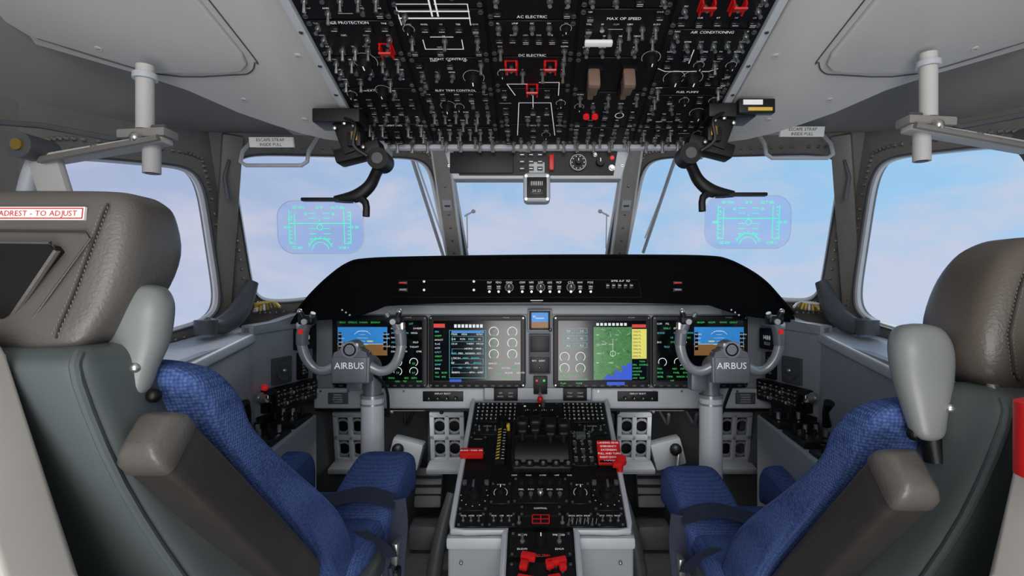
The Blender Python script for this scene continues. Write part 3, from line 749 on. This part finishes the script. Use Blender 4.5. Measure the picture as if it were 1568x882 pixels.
for i in range(3):
    for j in range(4):
        if (i+j)%2: pe.toggle(.105+.023*i,.235+.034*j,.9,1,zz)
        else: pe.cyl((.105+.023*i,.235+.034*j,zz),(.105+.023*i,.235+.034*j,zz+.008),.006,M_metal,n=8)
        pe.rtxt(.105+.023*i,.249+.034*j,.004,M_white,3,zz+.0004)
pe.box((.125,.335,.014),(.03,.02,.02),M_greyD,b=.004)
pe.box((.200,.245,.016),(.062,.075,.026),M_black,b=.003)
Ls=Matrix.Translation((.200,.243,.031))@Matrix.Rotation(.25,4,'X')
sv=pe.M.copy(); pe.M=pe.M@Ls
pe.box((0,0,0),(.068,.078,.010),M_red,b=.003)
for i,t in enumerate(('LANDING GEAR','EMERGENCY','EXTENSION','PULL AND TURN','RIGHT-DOWN','LOCKED')): pe.txt(t,0,.030-.012*i,.0058,M_white,z=.0058)
pe.M=sv
pe.cyl((.226,.195,.01),(.226,.192,.045),.009,M_red); pe.cyl((.226,.192,.045),(.226,.190,.060),.016,M_red,.014,n=18); pe.box((.214,.182,.045),(.026,.016,.016),M_red,b=.005)
module(-.178,.105,.078,.10); module(-.108,.115,.058,.075); module(.108,.115,.058,.075); module(.178,.105,.078,.10)
for cx in (-.178,.178):
    pe.cyl((cx,.105,zz),(cx,.105,zz+.012),.032,M_bez,n=28); pe.cyl((cx,.105,zz+.012),(cx,.105,zz+.03),.022,M_blk2,.019,n=24); pe.cyl((cx,.105,zz+.03),(cx,.105,zz+.042),.013,M_blk2,.011,n=20)
    for a in range(12): pe.rect(cx+.036*math.cos(a*.52),.105+.036*math.sin(a*.52),.003,.003,M_leg,zz+.0006)
    pe.box((cx,.105,zz+.045),(.006,.022,.008),M_greyD,b=.002)
    pe.box((cx-.03,.145,zz+.006),(.012,.012,.012),M_greyD,b=.002); pe.box((cx+.03,.145,zz+.006),(.012,.012,.012),M_greyD,b=.002)
for cx in (-.108,.108): pe.knob(cx,.115,.012,.02,M_blk2,zz); pe.arc(cx,.115,.018,.001,M_white,-30,210,zz+.0006); pe.rtxt(cx,.142,.005,M_white,5,zz+.0006)
module(0,.125,.15,.09)
for i in range(5):
    pe.box((-.052+.026*i,.15,zz+.005),(.014,.018,.014),M_bez,b=.003); pe.cyl((-.052+.026*i,.108,zz),(-.052+.026*i,.108,zz+.006),.006,M_metal,n=10); pe.rtxt(-.052+.026*i,.126,.0045,M_white,4,zz+.0006)
pe.sph((0,.105,.02),.009,M_metal); 
for cx in (-.178,-.10,.10,.178):
    module(cx,.027,.072,.045); 
    for i in range(3): pe.rtxt(cx-.02+.02*i,.038,.0042,M_white,4,zz+.0006); pe.toggle(cx-.02+.02*i,.022,.65,1,zz)
for i in range(8): pe.line([(.07+.01*i,.012),(.074+.01*i,.03)],.0008,M_leg,zz+.0008)
module(0,.055,.11,.035); pe.txt('CONTROL',0,.062,.005,M_white,zz+.0006)
pe.txt('AERIAL DLVY',0,.034,.005,M_redg,zz+.0006)
pe.box((0,.012,.018),(.042,.026,.018),M_blk2,b=.003); pe.frm(0,.012,.042,.026,.003,M_red,.0275); pe.rect(0,.012,.003,.026,M_red,.0278); pe.rect(0,.012,.04,.003,M_red,.0278)
pe.toggle(-.055,.015,1,1,zz); pe.toggle(.055,.015,1,1,zz)
module(0,-.045,.15,.07)
pe.knob(0,-.04,.013,.02,M_blk2,zz)
for e in (-1,1): pe.toggle(e*.045,-.04,1.1,1,zz); pe.rtxt(e*.045,-.02,.005,M_white,6,zz+.0006); pe.rtxt(e*.045,-.06,.005,M_white,5,zz+.0006)
pe.txt('STBY TRIM',0,-.078,.006,M_redg,zz+.0006)
module(0,-.16,.15,.13)
for (a,b,w,h) in ((-.03,-.092,.036,.018),(-.04,-.115,.02,.022),(.035,-.105,.05,.016),(.02,-.112,.02,.02),(-.035,-.15,.04,.016),(.03,-.15,.03,.02),(.05,-.118,.018,.016)):
    pe.box((a,b,.024),(w,h,.016),M_red,b=.005,L=Matrix.Rotation(.2*(1 if a>0 else -1),4,'Z')); pe.cyl((a,b,.005),(a,b,.02),.005,M_metal)
pe.setM(Matrix())
for e in (-1,1): 
    pe.box((X0+e*.165,1.348,-.64),(.145,.03,.03),M_greyL,b=.008)
    pe.sph((X0+e*.20,1.338,-.69),.005,M_metal)
pe.done()

# ------------------------------------------------------------------ yokes
def yoke(cx,colx,flip):
    y=MB('control_yoke')
    T=BASE@Matrix.Translation((cx,1.5,-.211))
    HF=frame((0,0,0),(1,0,0),(0,0,1))
    y.M=T@HF
    y.prism([(-.053,-.055),(.053,-.055),(.055,.018),(.040,.028),(.030,.045),(-.030,.045),(-.040,.028),(-.055,.018)],-.02,.02,M_yokeD,b=.006)
    y.box((0,-.016,.022),(.092,.068,.006),M_yokeD,b=.002)
    y.txt('AIRBUS',0,-.004,.0175,M_white,z=.0258)
    y.cyl((0,.04,-.03),(0,.04,.024),.024,M_yoke,n=20); y.box((0,.05,.0),(.05,.02,.05),M_yoke,b=.008)
    y.arc(0,.04,.016,.004,M_greyD,z=.025)
    for e in (-1,1):
        P=[(e*.04,-.005,-.0),(e*.075,-.022,0),(e*.105,-.016,.0),(e*.128,.012,.004),(e*.139,.052,.008),(e*.136,.088,.010),(e*.124,.116,.012)]
        y.tube(P,[.016,.014,.013,.0135,.014,.015,.013],M_yoke,n=14,smooth=5)
        y.tube(P[4:],[.0155,.0165,.014],M_yokeD,n=14,smooth=4)
        y.box((e*.122,.122,.012),(.044,.026,.034),M_blk2,b=.009,seg=3)
        y.cyl((e*.108,.128,.02),(e*.100,.142,.026),.007,M_metal); y.cyl((e*.132,.130,.02),(e*.138,.144,.024),.009,M_bez,.007); y.sph((e*.138,.146,.024),.008,M_metal)
        y.cyl((e*.122,.118,.028),(e*.122,.118,.036),.008,M_greyL); y.cyl((e*.134,.09,.022),(e*.134,.09,.03),.007,M_redg if e*flip<0 else M_metal)
        y.box((e*.14,.105,.012),(.018,.022,.026),M_metal,b=.005)
    y.setM(Matrix())
    y.tube([(cx,1.50,-.215),(colx,1.60,-.225),(colx,1.63,-.25),(colx,1.63,-.33)],[.022,.026,.028,.026],M_yokeD,n=16,smooth=4)
    y.cyl((colx,1.63,-.325),(colx,1.63,-.335),.036,M_yoke,n=24); y.cyl((colx,1.63,-.335),(colx,1.63,-.948),.0345,M_col,n=28)
    y.cyl((colx,1.63,-.35),(colx,1.63,-.356),.0365,M_yoke,n=24); y.cyl((colx,1.63,-.93),(colx,1.63,-.948),.07,M_greyD,.08,n=24)
    y.box((colx-.045,1.62,-.28),(.05,.05,.06),M_yokeD,b=.01)
    y.tube([(cx+.04,1.53,-.24),(colx+.05,1.6,-.3),(colx+.04,1.66,-.4)],.005,M_blk2,n=6,smooth=4)
    y.done()
yoke(-.518,-.502,1); yoke(.540,.532,-1)

# ------------------------------------------------------------------ head-up displays
def hud(cx,cz,s):
    h=MB('head_up_display'); Y=1.15
    F=frame((cx,Y,cz),(1,0,0),(0,-.08,1)); h.setM(F)
    W,Hh=.186,.113
    out=rrect(W,Hh,.035,8)
    h.prism(out,-.003,.003,M_hud)
    h.tube([(a,b,0) for a,b in out],.0008,M_rim,n=5,closed=True)
    g=E_hud; z=.004
    h.line([(-.062,.008),(.058,.008)],.0013,g,z); h.arc(0,.0,.006,.001,g,z=z)
    h.line([(-.066,.035),(-.066,-.035),(-.052,-.035)],.0012,g,z); h.line([(.066,.035),(.066,-.035),(.052,-.035)],.0012,g,z)
    h.line([(.052,.035),(.052,-.035)],.0012,g,z); h.line([(-.054,.03),(-.054,-.03)],.0012,g,z)
    for i in range(9):
        h.line([(-.066,-.032+.008*i),(-.060,-.032+.008*i)],.0012,g,z); h.line([(.066,-.032+.008*i),(.060,-.032+.008*i)],.0012,g,z)
    for i in (-3,-2,-1,1,2): h.line([(-.022,.008+.011*i),(-.008,.008+.011*i)],.0011,g,z); h.line([(.022,.008+.011*i),(.008,.008+.011*i)],.0011,g,z)
    h.arc(0,-.05,.026,.0014,g,20,160,z); h.arc(0,-.05,.018,.0011,g,10,170,z)
    for a in range(7):
        t=math.radians(30+a*20); h.line([(.026*math.cos(t),-.05+.026*math.sin(t)),(.030*math.cos(t),-.05+.030*math.sin(t))],.0012,g,z)
    for (a,b,t) in ((-.045,.042,'FD ON'),(0,.042,'12 13'),(.04,.042,'ALT SEL'),(-.072,0,'140'),(.074,.0,'20 90'),(.0,.015,'V'),(-.05,-.044,'GS 140'),(.05,-.044,'VOR 1'),(-.06,.022,'A'),(.03,.028,'10'),(-.03,.028,'10')): h.txt(t,a,b,.0056,g,z)
    h.setM(Matrix())
    i=-s; top=cz+Hh/2
    h.box((cx+i*.022,Y,top+.003),(.125,.016,.008),M_grip,b=.003)
    h.tube([(cx+i*.030,Y,top+.004),(cx+i*.075,Y,top+.010),(cx+i*.105,Y,top+.032),(cx+i*.118,Y+.01,top+.065),(cx+i*.128,Y+.01,top+.085)],[.007,.014,.013,.012,.016],M_grip,n=10,smooth=4)
    h.tube([(cx+i*.075,Y,top+.012),(cx+i*.098,Y-.004,top-.004),(cx+i*.100,Y-.006,top-.034)],[.010,.008,.008],M_grip,n=8,smooth=3)
    h.cyl((cx+i*.128,Y-.02,top+.088),(cx+i*.128,Y+.03,top+.088),.023,M_grip,n=20)
    h.cyl((cx+i*.128,Y-.022,top+.088),(cx+i*.128,Y-.020,top+.088),.012,M_greyD,n=16)
    h.box((cx+i*.082,Y+.01,top+.105),(.10,.05,.030),M_grip,b=.006,L=Matrix.Rotation(-.25*i,4,'Y'))
    h.box((cx+i*.065,Y+.01,top+.14),(.05,.06,.08),M_grip,b=.006,L=Matrix.Rotation(-.35*i,4,'Y'))
    h.box((cx+i*.082,Y-.024,top+.125),(.03,.02,.03),M_blk2,b=.004); h.box((cx+i*.085,Y-.034,top+.13),(.014,.012,.02),M_gold,b=.003)
    h.box((cx+i*.045,Y+.0,top+.175),(.10,.07,.03),M_grip,b=.005)
    for a,b in ((.06,.16),(.08,.155),(.07,.115),(.1,.11),(.04,.15)): h.sph((cx+i*a,Y-.026,top+b),.005,M_metal,n=8)
    h.tube([(cx+i*.06,Y-.03,top+.17),(cx+i*.09,Y-.045,top+.15),(cx+i*.085,Y-.04,top+.11),(cx+i*.11,Y-.03,top+.09)],.004,M_blk2,n=6,smooth=4)
    if s>0: 
        h.box((cx-.0,Y-.04,top+.178),(.075,.02,.030),M_blk2,b=.003); h.box((cx-.01,Y-.052,top+.184),(.04,.003,.010),M_label); h.box((cx+.005,Y-.052,top+.170),(.05,.003,.007),M_yel)
    h.done()
hud(-.466,.131,-1); hud(.455,.142,1)

# ------------------------------------------------------------------ grab handles, placards, visor rails, wipers
for sx in (-1,1):
    g=MB('grab_handle'); X=lambda a:sx*a
    dz=-.004 if sx<0 else .016
    P=[(X(.80),1.50,.42+dz),(X(.80),1.45,.375+dz),(X(.80),1.44,.345+dz),(X(.785),1.44,.335+dz),(X(.635),1.44,.335+dz),(X(.62),1.44,.345+dz),(X(.62),1.45,.375+dz),(X(.62),1.55,.47+dz)]
    g.tube(P,.0055,M_greyL,n=8); g.done()
    l=MB('escape_strap_placard',frame((sx*.70,1.405,.384 if sx<0 else .412),(1,-.0,0),(0,-.25,1)))
    l.box((0,0,-.004),(.115,.026,.010),M_label,b=.001); l.txt('ESCAPE STRAP',0,.006,.0075,M_black,.0018); l.txt('INSIDE PULL',0,-.006,.0075,M_black,.0018); l.done()
    r=MB('sun_visor_rail'); dz=.0 if sx<0 else .022; Y=.96
    def Q(a,z,y=Y): return (X(a),y,z+dz)
    r.cyl(Q(.705,.40),Q(.705,.285),.0145,M_liner,n=18); r.cyl(Q(.705,.385),Q(.705,.375),.02,M_greyL,n=18)
    r.cyl(Q(.693,.262),Q(.693,.206),.0145,M_liner,n=18); r.cyl(Q(.693,.208),Q(.693,.205),.010,M_blk2)
    r.box(Q(.775,.248),(.225,.03,.017),M_liner,b=.004,L=Matrix.Rotation(-.17*-sx,4,'Y') )
    r.box(Q(.70,.275),(.085,.04,.016),M_linerD,b=.004,L=Matrix.Rotation(-.05*-sx,4,'Y'))
    r.tube([Q(.665,.272),Q(.67,.29),Q(.70,.288),Q(.76,.268),Q(.89,.292),Q(.99,.300)],.0055,M_greyD,n=8)
    r.tube([Q(.66,.262,.93),Q(.86,.225,.93),Q(.93,.225,.98),Q(.99,.27,1.02)],.006,M_frame,n=8)
    r.cyl(Q(.885,.245,.91),Q(.885,.245,.97),.022,M_greyD,n=18); r.cyl(Q(.885,.245,.905),Q(.885,.245,.91),.010,M_gold,n=14)
    r.sph(Q(.70,.262,.93),.010,M_metal); r.sph(Q(.78,.246,.94),.007,M_metal)
    if sx<0:
        r.box(Q(.86,.18,.95),(.055,.02,.12),M_liner,b=.012,L=Matrix.Rotation(.3*sx,4,'Y'))
        r.tube([Q(.90,.24),Q(.915,.19),Q(.93,.12),Q(.95,.02)],[.012,.014,.014,.014],M_greyL,n=12,smooth=4)
    r.done()
    wz=MB('windscreen_wiper'); 
    a,b=((X(.458),1.95,.48),(X(.383),2.25,.10)) if sx<0 else ((X(.508),1.95,.48),(X(.449),2.25,.15))
    wz.tube([a,b],.007,M_post,n=6); wz.tube([(a[0]+.010,a[1],a[2]+.01),(b[0]+.006,b[1]-.01,b[2]+.06)],.004,M_rim,n=6)
    wz.done()
    hk=MB('oxygen_hose'); hk.tube([(X(.865),1.50,.36),(X(.872),1.49,.31),(X(.868),1.50,.25)],[.004,.006,.008],M_greyD,n=8); hk.done()
    st=MB('sight_stalk'); st.cyl((X(.27),2.0,.27),(X(.235),1.98,.285),.0035,M_rim,n=8); st.sph((X(.235),1.98,.285),.008,M_greyL); st.cyl((X(.262),2.02,.15),(X(.262),2.0,.28),.002,M_greyL); st.done()

# ------------------------------------------------------------------ seats
def seat(sx,cx,dy,dz,left):
    s=MB('pilot_seat'); s.setM(Matrix.Translation((cx,dy,dz)))
    inb=-sx
    def lz(P,m,p=5,n=32,sm=4,ox=0):
        Q=catmull(P,sm)
        s.loft([[(a,b,q[0]) for a,b in sup(ox+(q[4] if len(q)>4 else 0),(q[1]+q[2])/2,q[3],(q[2]-q[1])/2,n,p)] for q in Q],m)
    # back cushion
    lz([(-.084,.615,.635,.12),(-.088,.605,.645,.145),(-.097,.60,.658,.168),(-.113,.60,.676,.180),(-.145,.615,.705,.186),(-.19,.64,.732,.188),(-.27,.71,.832,.19),(-.414,.85,1.02,.196),(-.52,.94,1.10,.198),(-.58,1.0,1.13,.19),(-.61,1.03,1.12,.17)],M_blue,p=6,n=40)
    s.box((0,1.20,-.615),(.44,.40,.07),M_shell,b=.02,seg=3)
    lz([(-.60,1.02,1.38,.20),(-.575,1.0,1.42,.215),(-.555,1.0,1.42,.215),(-.535,1.02,1.40,.205),(-.53,1.06,1.36,.18)],M_blue)
    for e in (-1,1):
        hw=.078 if e==inb else .065; X_=e*(.145 if e==inb else .13)
        R=[]
        for (yy,zc,hz,w) in catmull([(1.22,-.57,.035,hw*.9),(1.26,-.555,.045,hw),(1.38,-.525,.055,hw),(1.48,-.515,.06,hw),(1.52,-.53,.052,hw*.97),(1.55,-.56,.03,hw*.8)],4):
            R.append([(a,yy,b) for a,b in sup(X_,zc,w,hz,24,5)])
        s.loft(R,M_blue)
    # shell
    so=0 if left else -inb*.02
    sh=[(-.058,.535,.585,.115),(-.064,.515,.605,.128),(-.09,.505,.62,.136),(-.20,.545,.67,.145),(-.33,.61,.77,.162),(-.46,.69,.87,.18),(-.60,.78,1.02,.195),(-.68,.85,1.1,.20)]
    lz(sh,M_shell,p=9,ox=so)
    s.box((0,1.12,-.80-dz/2),(.30,.50,.28+dz*1.0),M_shell,b=.02)
    s.box((0,1.12,-.925-dz),(.36,.56,.05),M_greyD,b=.01)
    for a in (.10,.0,-.10): s.cyl((so+inb*a,.555,-.068),(so+inb*a,.555,-.055),.006,M_metal,n=10)
    s.sph((so+inb*.136,.57,-.085),.006,M_metal); s.sph((so+inb*.146,.66,-.2),.006,M_metal)
    s.tube([(so+inb*(h-.008),yb+.003,z_) for z_,yb,yf,h in sh[1:6]],.005,M_shell,n=8,smooth=3)
    # armrest stowed upright, inboard side
    if left: A0=Vector((inb*.172,.540,-.148)); A1=Vector((inb*.182,.85,-.463))
    else: A0=Vector((inb*.181,.540,-.146)); A1=Vector((inb*.163,.85,-.463))
    d=(A1-A0).normalized(); xx=Vector((1,0,0)); yy=d.cross(xx).normalized()
    R=[]
    for t,w,h in ((-.004,.013,.016),(.0,.018,.024),(.012,.023,.029),(.06,.024,.030),(.35,.026,.034),(.46,.025,.034),(.48,.020,.028)):
        c=A0+d*t; R.append([tuple(c+xx*a+yy*b) for a,b in sup(0,0,w,h,28,7)])
    s.loft(R,M_leatherD)
    R=[]
    for t,w,h in ((-.007,.012,.016),(-.002,.019,.025),(.010,.0245,.0305),(.026,.0252,.0315),(.028,.0242,.0305)):
        c=A0+d*t; R.append([tuple(c+xx*a+yy*b) for a,b in sup(0,0,w,h,28,7)])
    s.loft(R,M_leather)
    # paddle
    R=[]; ex=0 if left else .010
    for (z,r1,r2,yo) in catmull([(.004,.006,.006,.60),(.0,.022,.015,.60),(-.012,.031,.020,.598),(-.030,.034,.022,.595),(-.060,.031,.021,.592),(-.088-ex,.022,.017,.588),(-.110-ex,.016,.014,.585),(-.117-ex,.008,.008,.585)],4):
        R.append([(a,b,z+(0 if left else .004)) for a,b in sup(inb*(.125 if left else .133),yo-.004,r1,r2,24,2.6)])
    s.loft(R,M_paddle)
    s.cyl((inb*.125,.59,-.10),(inb*.120,.585,-.15),.012,M_black,n=12); s.sph((inb*.145,.585,-.118),.008,M_black)
    # headrest
    if left:
        hp=[(.100,.60,.625,.09,0),(.106,.585,.64,.106,0),(.101,.572,.652,.120,0),(.085,.564,.662,.131,0),(.04,.553,.668,.136,0),(-.01,.54,.645,.130,0),(-.045,.528,.605,.118,0),(-.060,.53,.59,.106,0),(-.066,.545,.575,.09,0)]
    else:
        q=-inb
        hp=[(.103,.60,.625,.07,q*.072),(.109,.585,.64,.085,q*.072),(.104,.572,.652,.098,q*.066),(.087,.564,.662,.107,q*.052),(.05,.555,.668,.114,q*.036),(0,.545,.66,.118,q*.020),(-.04,.54,.64,.113,q*.015),(-.062,.545,.625,.100,q*.02),(-.068,.55,.61,.085,q*.02)]
    HL=M_leather if left else M_leatherB
    lz(hp,HL,p=5,n=40)
    for e in (-1,1): s.cyl((e*.07,.57,-.03),(e*.07,.58,-.10),.009,M_metal)
    def hy(z): 
        for a,b in zip(hp[1:-1],hp[2:]):
            if b[0]<=z<=a[0]:
                t=(a[0]-z)/(a[0]-b[0]); return [a[i]+(b[i]-a[i])*t for i in range(5)]
        return hp[4]
    def seamx(z):
        h_=hy(z); return (inb*(.088+.15*(z+.05))) if left else (h_[4]+inb*(h_[3]-.028))
    s.tube([(seamx(z),hy(z)[1]+.0005,z) for z in (.09,.08,.06,.04,.02,0,-.02,-.04,-.05)],.0013,M_leatherD,n=5)
    for i in range(30):
        z=.085-.13*i/29
        for e_ in (-.003,.003): s.box((seamx(z)+e_,hy(z)[1]-.0002,z),(.0005,.0006,.0022),M_foam)
    if left:
        F=frame((.02,.5445,.022),(1,0,0),(0,.10,1)); sv=s.M.copy(); s.M=s.M@F
        out=[(-.12,.024),(.050,.022),(.056,.016),(.018,-.050),(.008,-.057),(-.12,-.060)]
        s.prism(out,-.02,.0065,M_black); s.tube([(a,b,.003) for a,b in out],.0035,M_leather,n=8,closed=True)  # black slab painted in for the shade inside the headrest hollow
        s.tube([(-.12,.040,-.007),(.075,.038,-.007),(.082,.03,-.006),(.036,-.062,.0065)],.0012,M_leatherD,n=5)
        s.M=sv
        F=frame((.026,.5635,.078),(1,0,0),(0,.12,1)); sv=s.M.copy(); s.M=s.M@F
        s.box((0,0,.002),(.128,.014,.003),M_label); s.frm(0,0,.124,.0105,.0012,M_red,.0038); s.txt('PUSH HEADREST - TO ADJUST',0,0,.0056,M_red,.0040); s.M=sv
    def strap(P,w,m=M_belt):
        R=[]; P=[Vector(p) for p in catmull(P,5)]
        for i,p in enumerate(P):
            t=(P[min(i+1,len(P)-1)]-P[max(i-1,0)]).normalized(); u=Vector((0,1,.3)) if abs(t.x)>.5 else Vector((1,0,0)); u=(u-t*u.dot(t)).normalized(); n=t.cross(u)
            R.append([tuple(p+u*w/2+n*.0015),tuple(p+u*w/2-n*.0015),tuple(p-u*w/2-n*.0015),tuple(p-u*w/2+n*.0015)])
        s.loft(R,m)
    strap([(-inb*.16,1.16,-.520),(-inb*.02,1.19,-.505),(inb*.08,1.22,-.490),(inb*.16,1.25,-.483),(inb*.228,1.27,-.510)],.050)
    strap([(inb*.228,1.27,-.505),(inb*.238,1.25,-.56),(inb*.24,1.21,-.64),(inb*.245,1.20,-.70)],.05)
    strap([(inb*.20,1.10,-.50),(inb*.228,1.16,-.56),(inb*.24,1.19,-.60)],.03)
    s.box((inb*.245,1.22,-.60),(.014,.05,.05),M_metal,b=.004); s.box((inb*.25,1.20,-.66),(.016,.045,.06),M_blk2,b=.006)
    for q in range(4): s.tube([(inb*.24,1.18+.01*q,-.62),(inb*.255,1.16+.02*q,-.70),(inb*.245,1.17+.012*q,-.80)],.006,M_belt,n=6,smooth=3)
    s.done()
seat(-1,-.565,0,0,True)
seat(1,.580,.03,-.05,False)

for sx in (-1,1):
    b=MB('door_frame_trim'); Y0,Y1=.44,.50
    if sx<0: P=[(-.505,-.045),(-.495,-.062),(-.43,-.27),(-.37,-.52),(-.34,-.948),(-1.08,-.948),(-1.08,-.03),(-.60,-.02),(-.53,-.028)]
    else: P=[(.462,-.085),(.424,-.27),(.39,-.45),(.34,-.948),(1.08,-.948),(1.08,-.03),(.60,-.02),(.50,-.04)]
    b.setM(frame((0,Y1,0),(1,0,0),(0,0,1)))
    if sx<0: P=P[::-1]
    b.prism(P,0,Y1-Y0,M_beige,b=.006); b.done()
fe=MB('fire_extinguisher')
fe.tube([(.404,.42,-.086),(.404,.42,-.091),(.404,.42,-.149),(.404,.42,-.154)],[.010,.022,.022,.012],M_red,n=20); fe.box((.405,.42,-.078),(.018,.012,.014),M_metal,b=.003); fe.box((.44,.435,-.13),(.06,.01,.02),M_greyD); fe.done()

# ------------------------------------------------------------------ world
w=bpy.data.worlds.new('sky'); sc.world=w; w.use_nodes=True; nt=w.node_tree; nt.nodes.clear()
o=nt.nodes.new('ShaderNodeOutputWorld'); bg=nt.nodes.new('ShaderNodeBackground'); tc=nt.nodes.new('ShaderNodeTexCoord')
sep=nt.nodes.new('ShaderNodeSeparateXYZ'); nt.links.new(tc.outputs['Generated'],sep.inputs[0])
mr=nt.nodes.new('ShaderNodeMapRange'); mr.inputs[1].default_value=-.75; mr.inputs[2].default_value=.7; nt.links.new(sep.outputs['X'],mr.inputs[0])
r=nt.nodes.new('ShaderNodeValToRGB'); r.color_ramp.elements[0].color=lin((174,181,210)); r.color_ramp.elements[1].color=lin((156,204,240))
e=r.color_ramp.elements.new(.45); e.color=lin((156,192,229)); nt.links.new(mr.outputs[0],r.inputs[0])
mp=nt.nodes.new('ShaderNodeMapping'); mp.inputs['Scale'].default_value=(1.4,1.4,3.4); mp.inputs['Location'].default_value=(.3,.0,.4); nt.links.new(tc.outputs['Generated'],mp.inputs[0])
n=nt.nodes.new('ShaderNodeTexNoise'); n.inputs['Scale'].default_value=3.0; n.inputs['Detail'].default_value=9; n.inputs['Roughness'].default_value=.58; n.inputs['Distortion'].default_value=.3; nt.links.new(mp.outputs[0],n.inputs['Vector'])
cr=nt.nodes.new('ShaderNodeValToRGB'); cr.color_ramp.elements[0].position=.44; cr.color_ramp.elements[1].position=.64; cr.color_ramp.elements[0].color=(0,0,0,1); cr.color_ramp.elements[1].color=(.75,.75,.75,1); nt.links.new(n.outputs['Fac'],cr.inputs[0])
mx=nt.nodes.new('ShaderNodeMixRGB'); nt.links.new(cr.outputs[0],mx.inputs[0]); nt.links.new(r.outputs[0],mx.inputs[1]); mx.inputs[2].default_value=lin((206,206,222))
hz=nt.nodes.new('ShaderNodeMapRange'); hz.inputs[1].default_value=.16; hz.inputs[2].default_value=-.05; hz.inputs[3].default_value=0; hz.inputs[4].default_value=.4; nt.links.new(sep.outputs['Z'],hz.inputs[0])
mx2=nt.nodes.new('ShaderNodeMixRGB'); nt.links.new(hz.outputs[0],mx2.inputs[0]); nt.links.new(mx.outputs[0],mx2.inputs[1]); mx2.inputs[2].default_value=lin((204,211,230))
nt.links.new(mx2.outputs[0],bg.inputs[0]); bg.inputs[1].default_value=1.0; nt.links.new(bg.outputs[0],o.inputs[0])

# added fill lights that brighten the interior, not cockpit fittings
def area(name,loc,rot,size,power,col=(1,1,1)):
    l=bpy.data.lights.new(name,'AREA'); l.size=size; l.energy=power; l.color=col
    ob=bpy.data.objects.new(name,l); ob.location=loc; ob.rotation_euler=rot; sc.collection.objects.link(ob); return ob
area('fill_light_high',(0,-.9,1.55),(math.radians(68),0,0),1.0,23,(1,.965,.92))  # added fill from behind the camera, aimed forward
area('fill_light_low',(0,-.7,.35),(math.radians(115),0,0),.8,15,(1,.965,.92))  # added fill from low behind the camera, brightens the ceiling
for sx in (-1,1):
    area('fill_light_footwell' ,(sx*.45,1.80,EYE-.435),(math.radians(15),0,0),.12,.35,(1,.97,.94))  # added fill under the panel to brighten the pedals
sun=bpy.data.lights.new('sun','SUN'); sun.energy=1.4; sun.angle=math.radians(20); so=bpy.data.objects.new('sun',sun); so.rotation_euler=(math.radians(-50),math.radians(15),0); so.location=(0,3,4); sc.collection.objects.link(so)

cam=bpy.data.cameras.new('camera'); cam.sensor_width=36; cam.lens=18.75; cam.shift_x=-.0242; cam.clip_start=.02
co=bpy.data.objects.new('camera',cam); co.location=(0,0,EYE); co.rotation_euler=(math.radians(90),0,0); sc.collection.objects.link(co); sc.camera=co
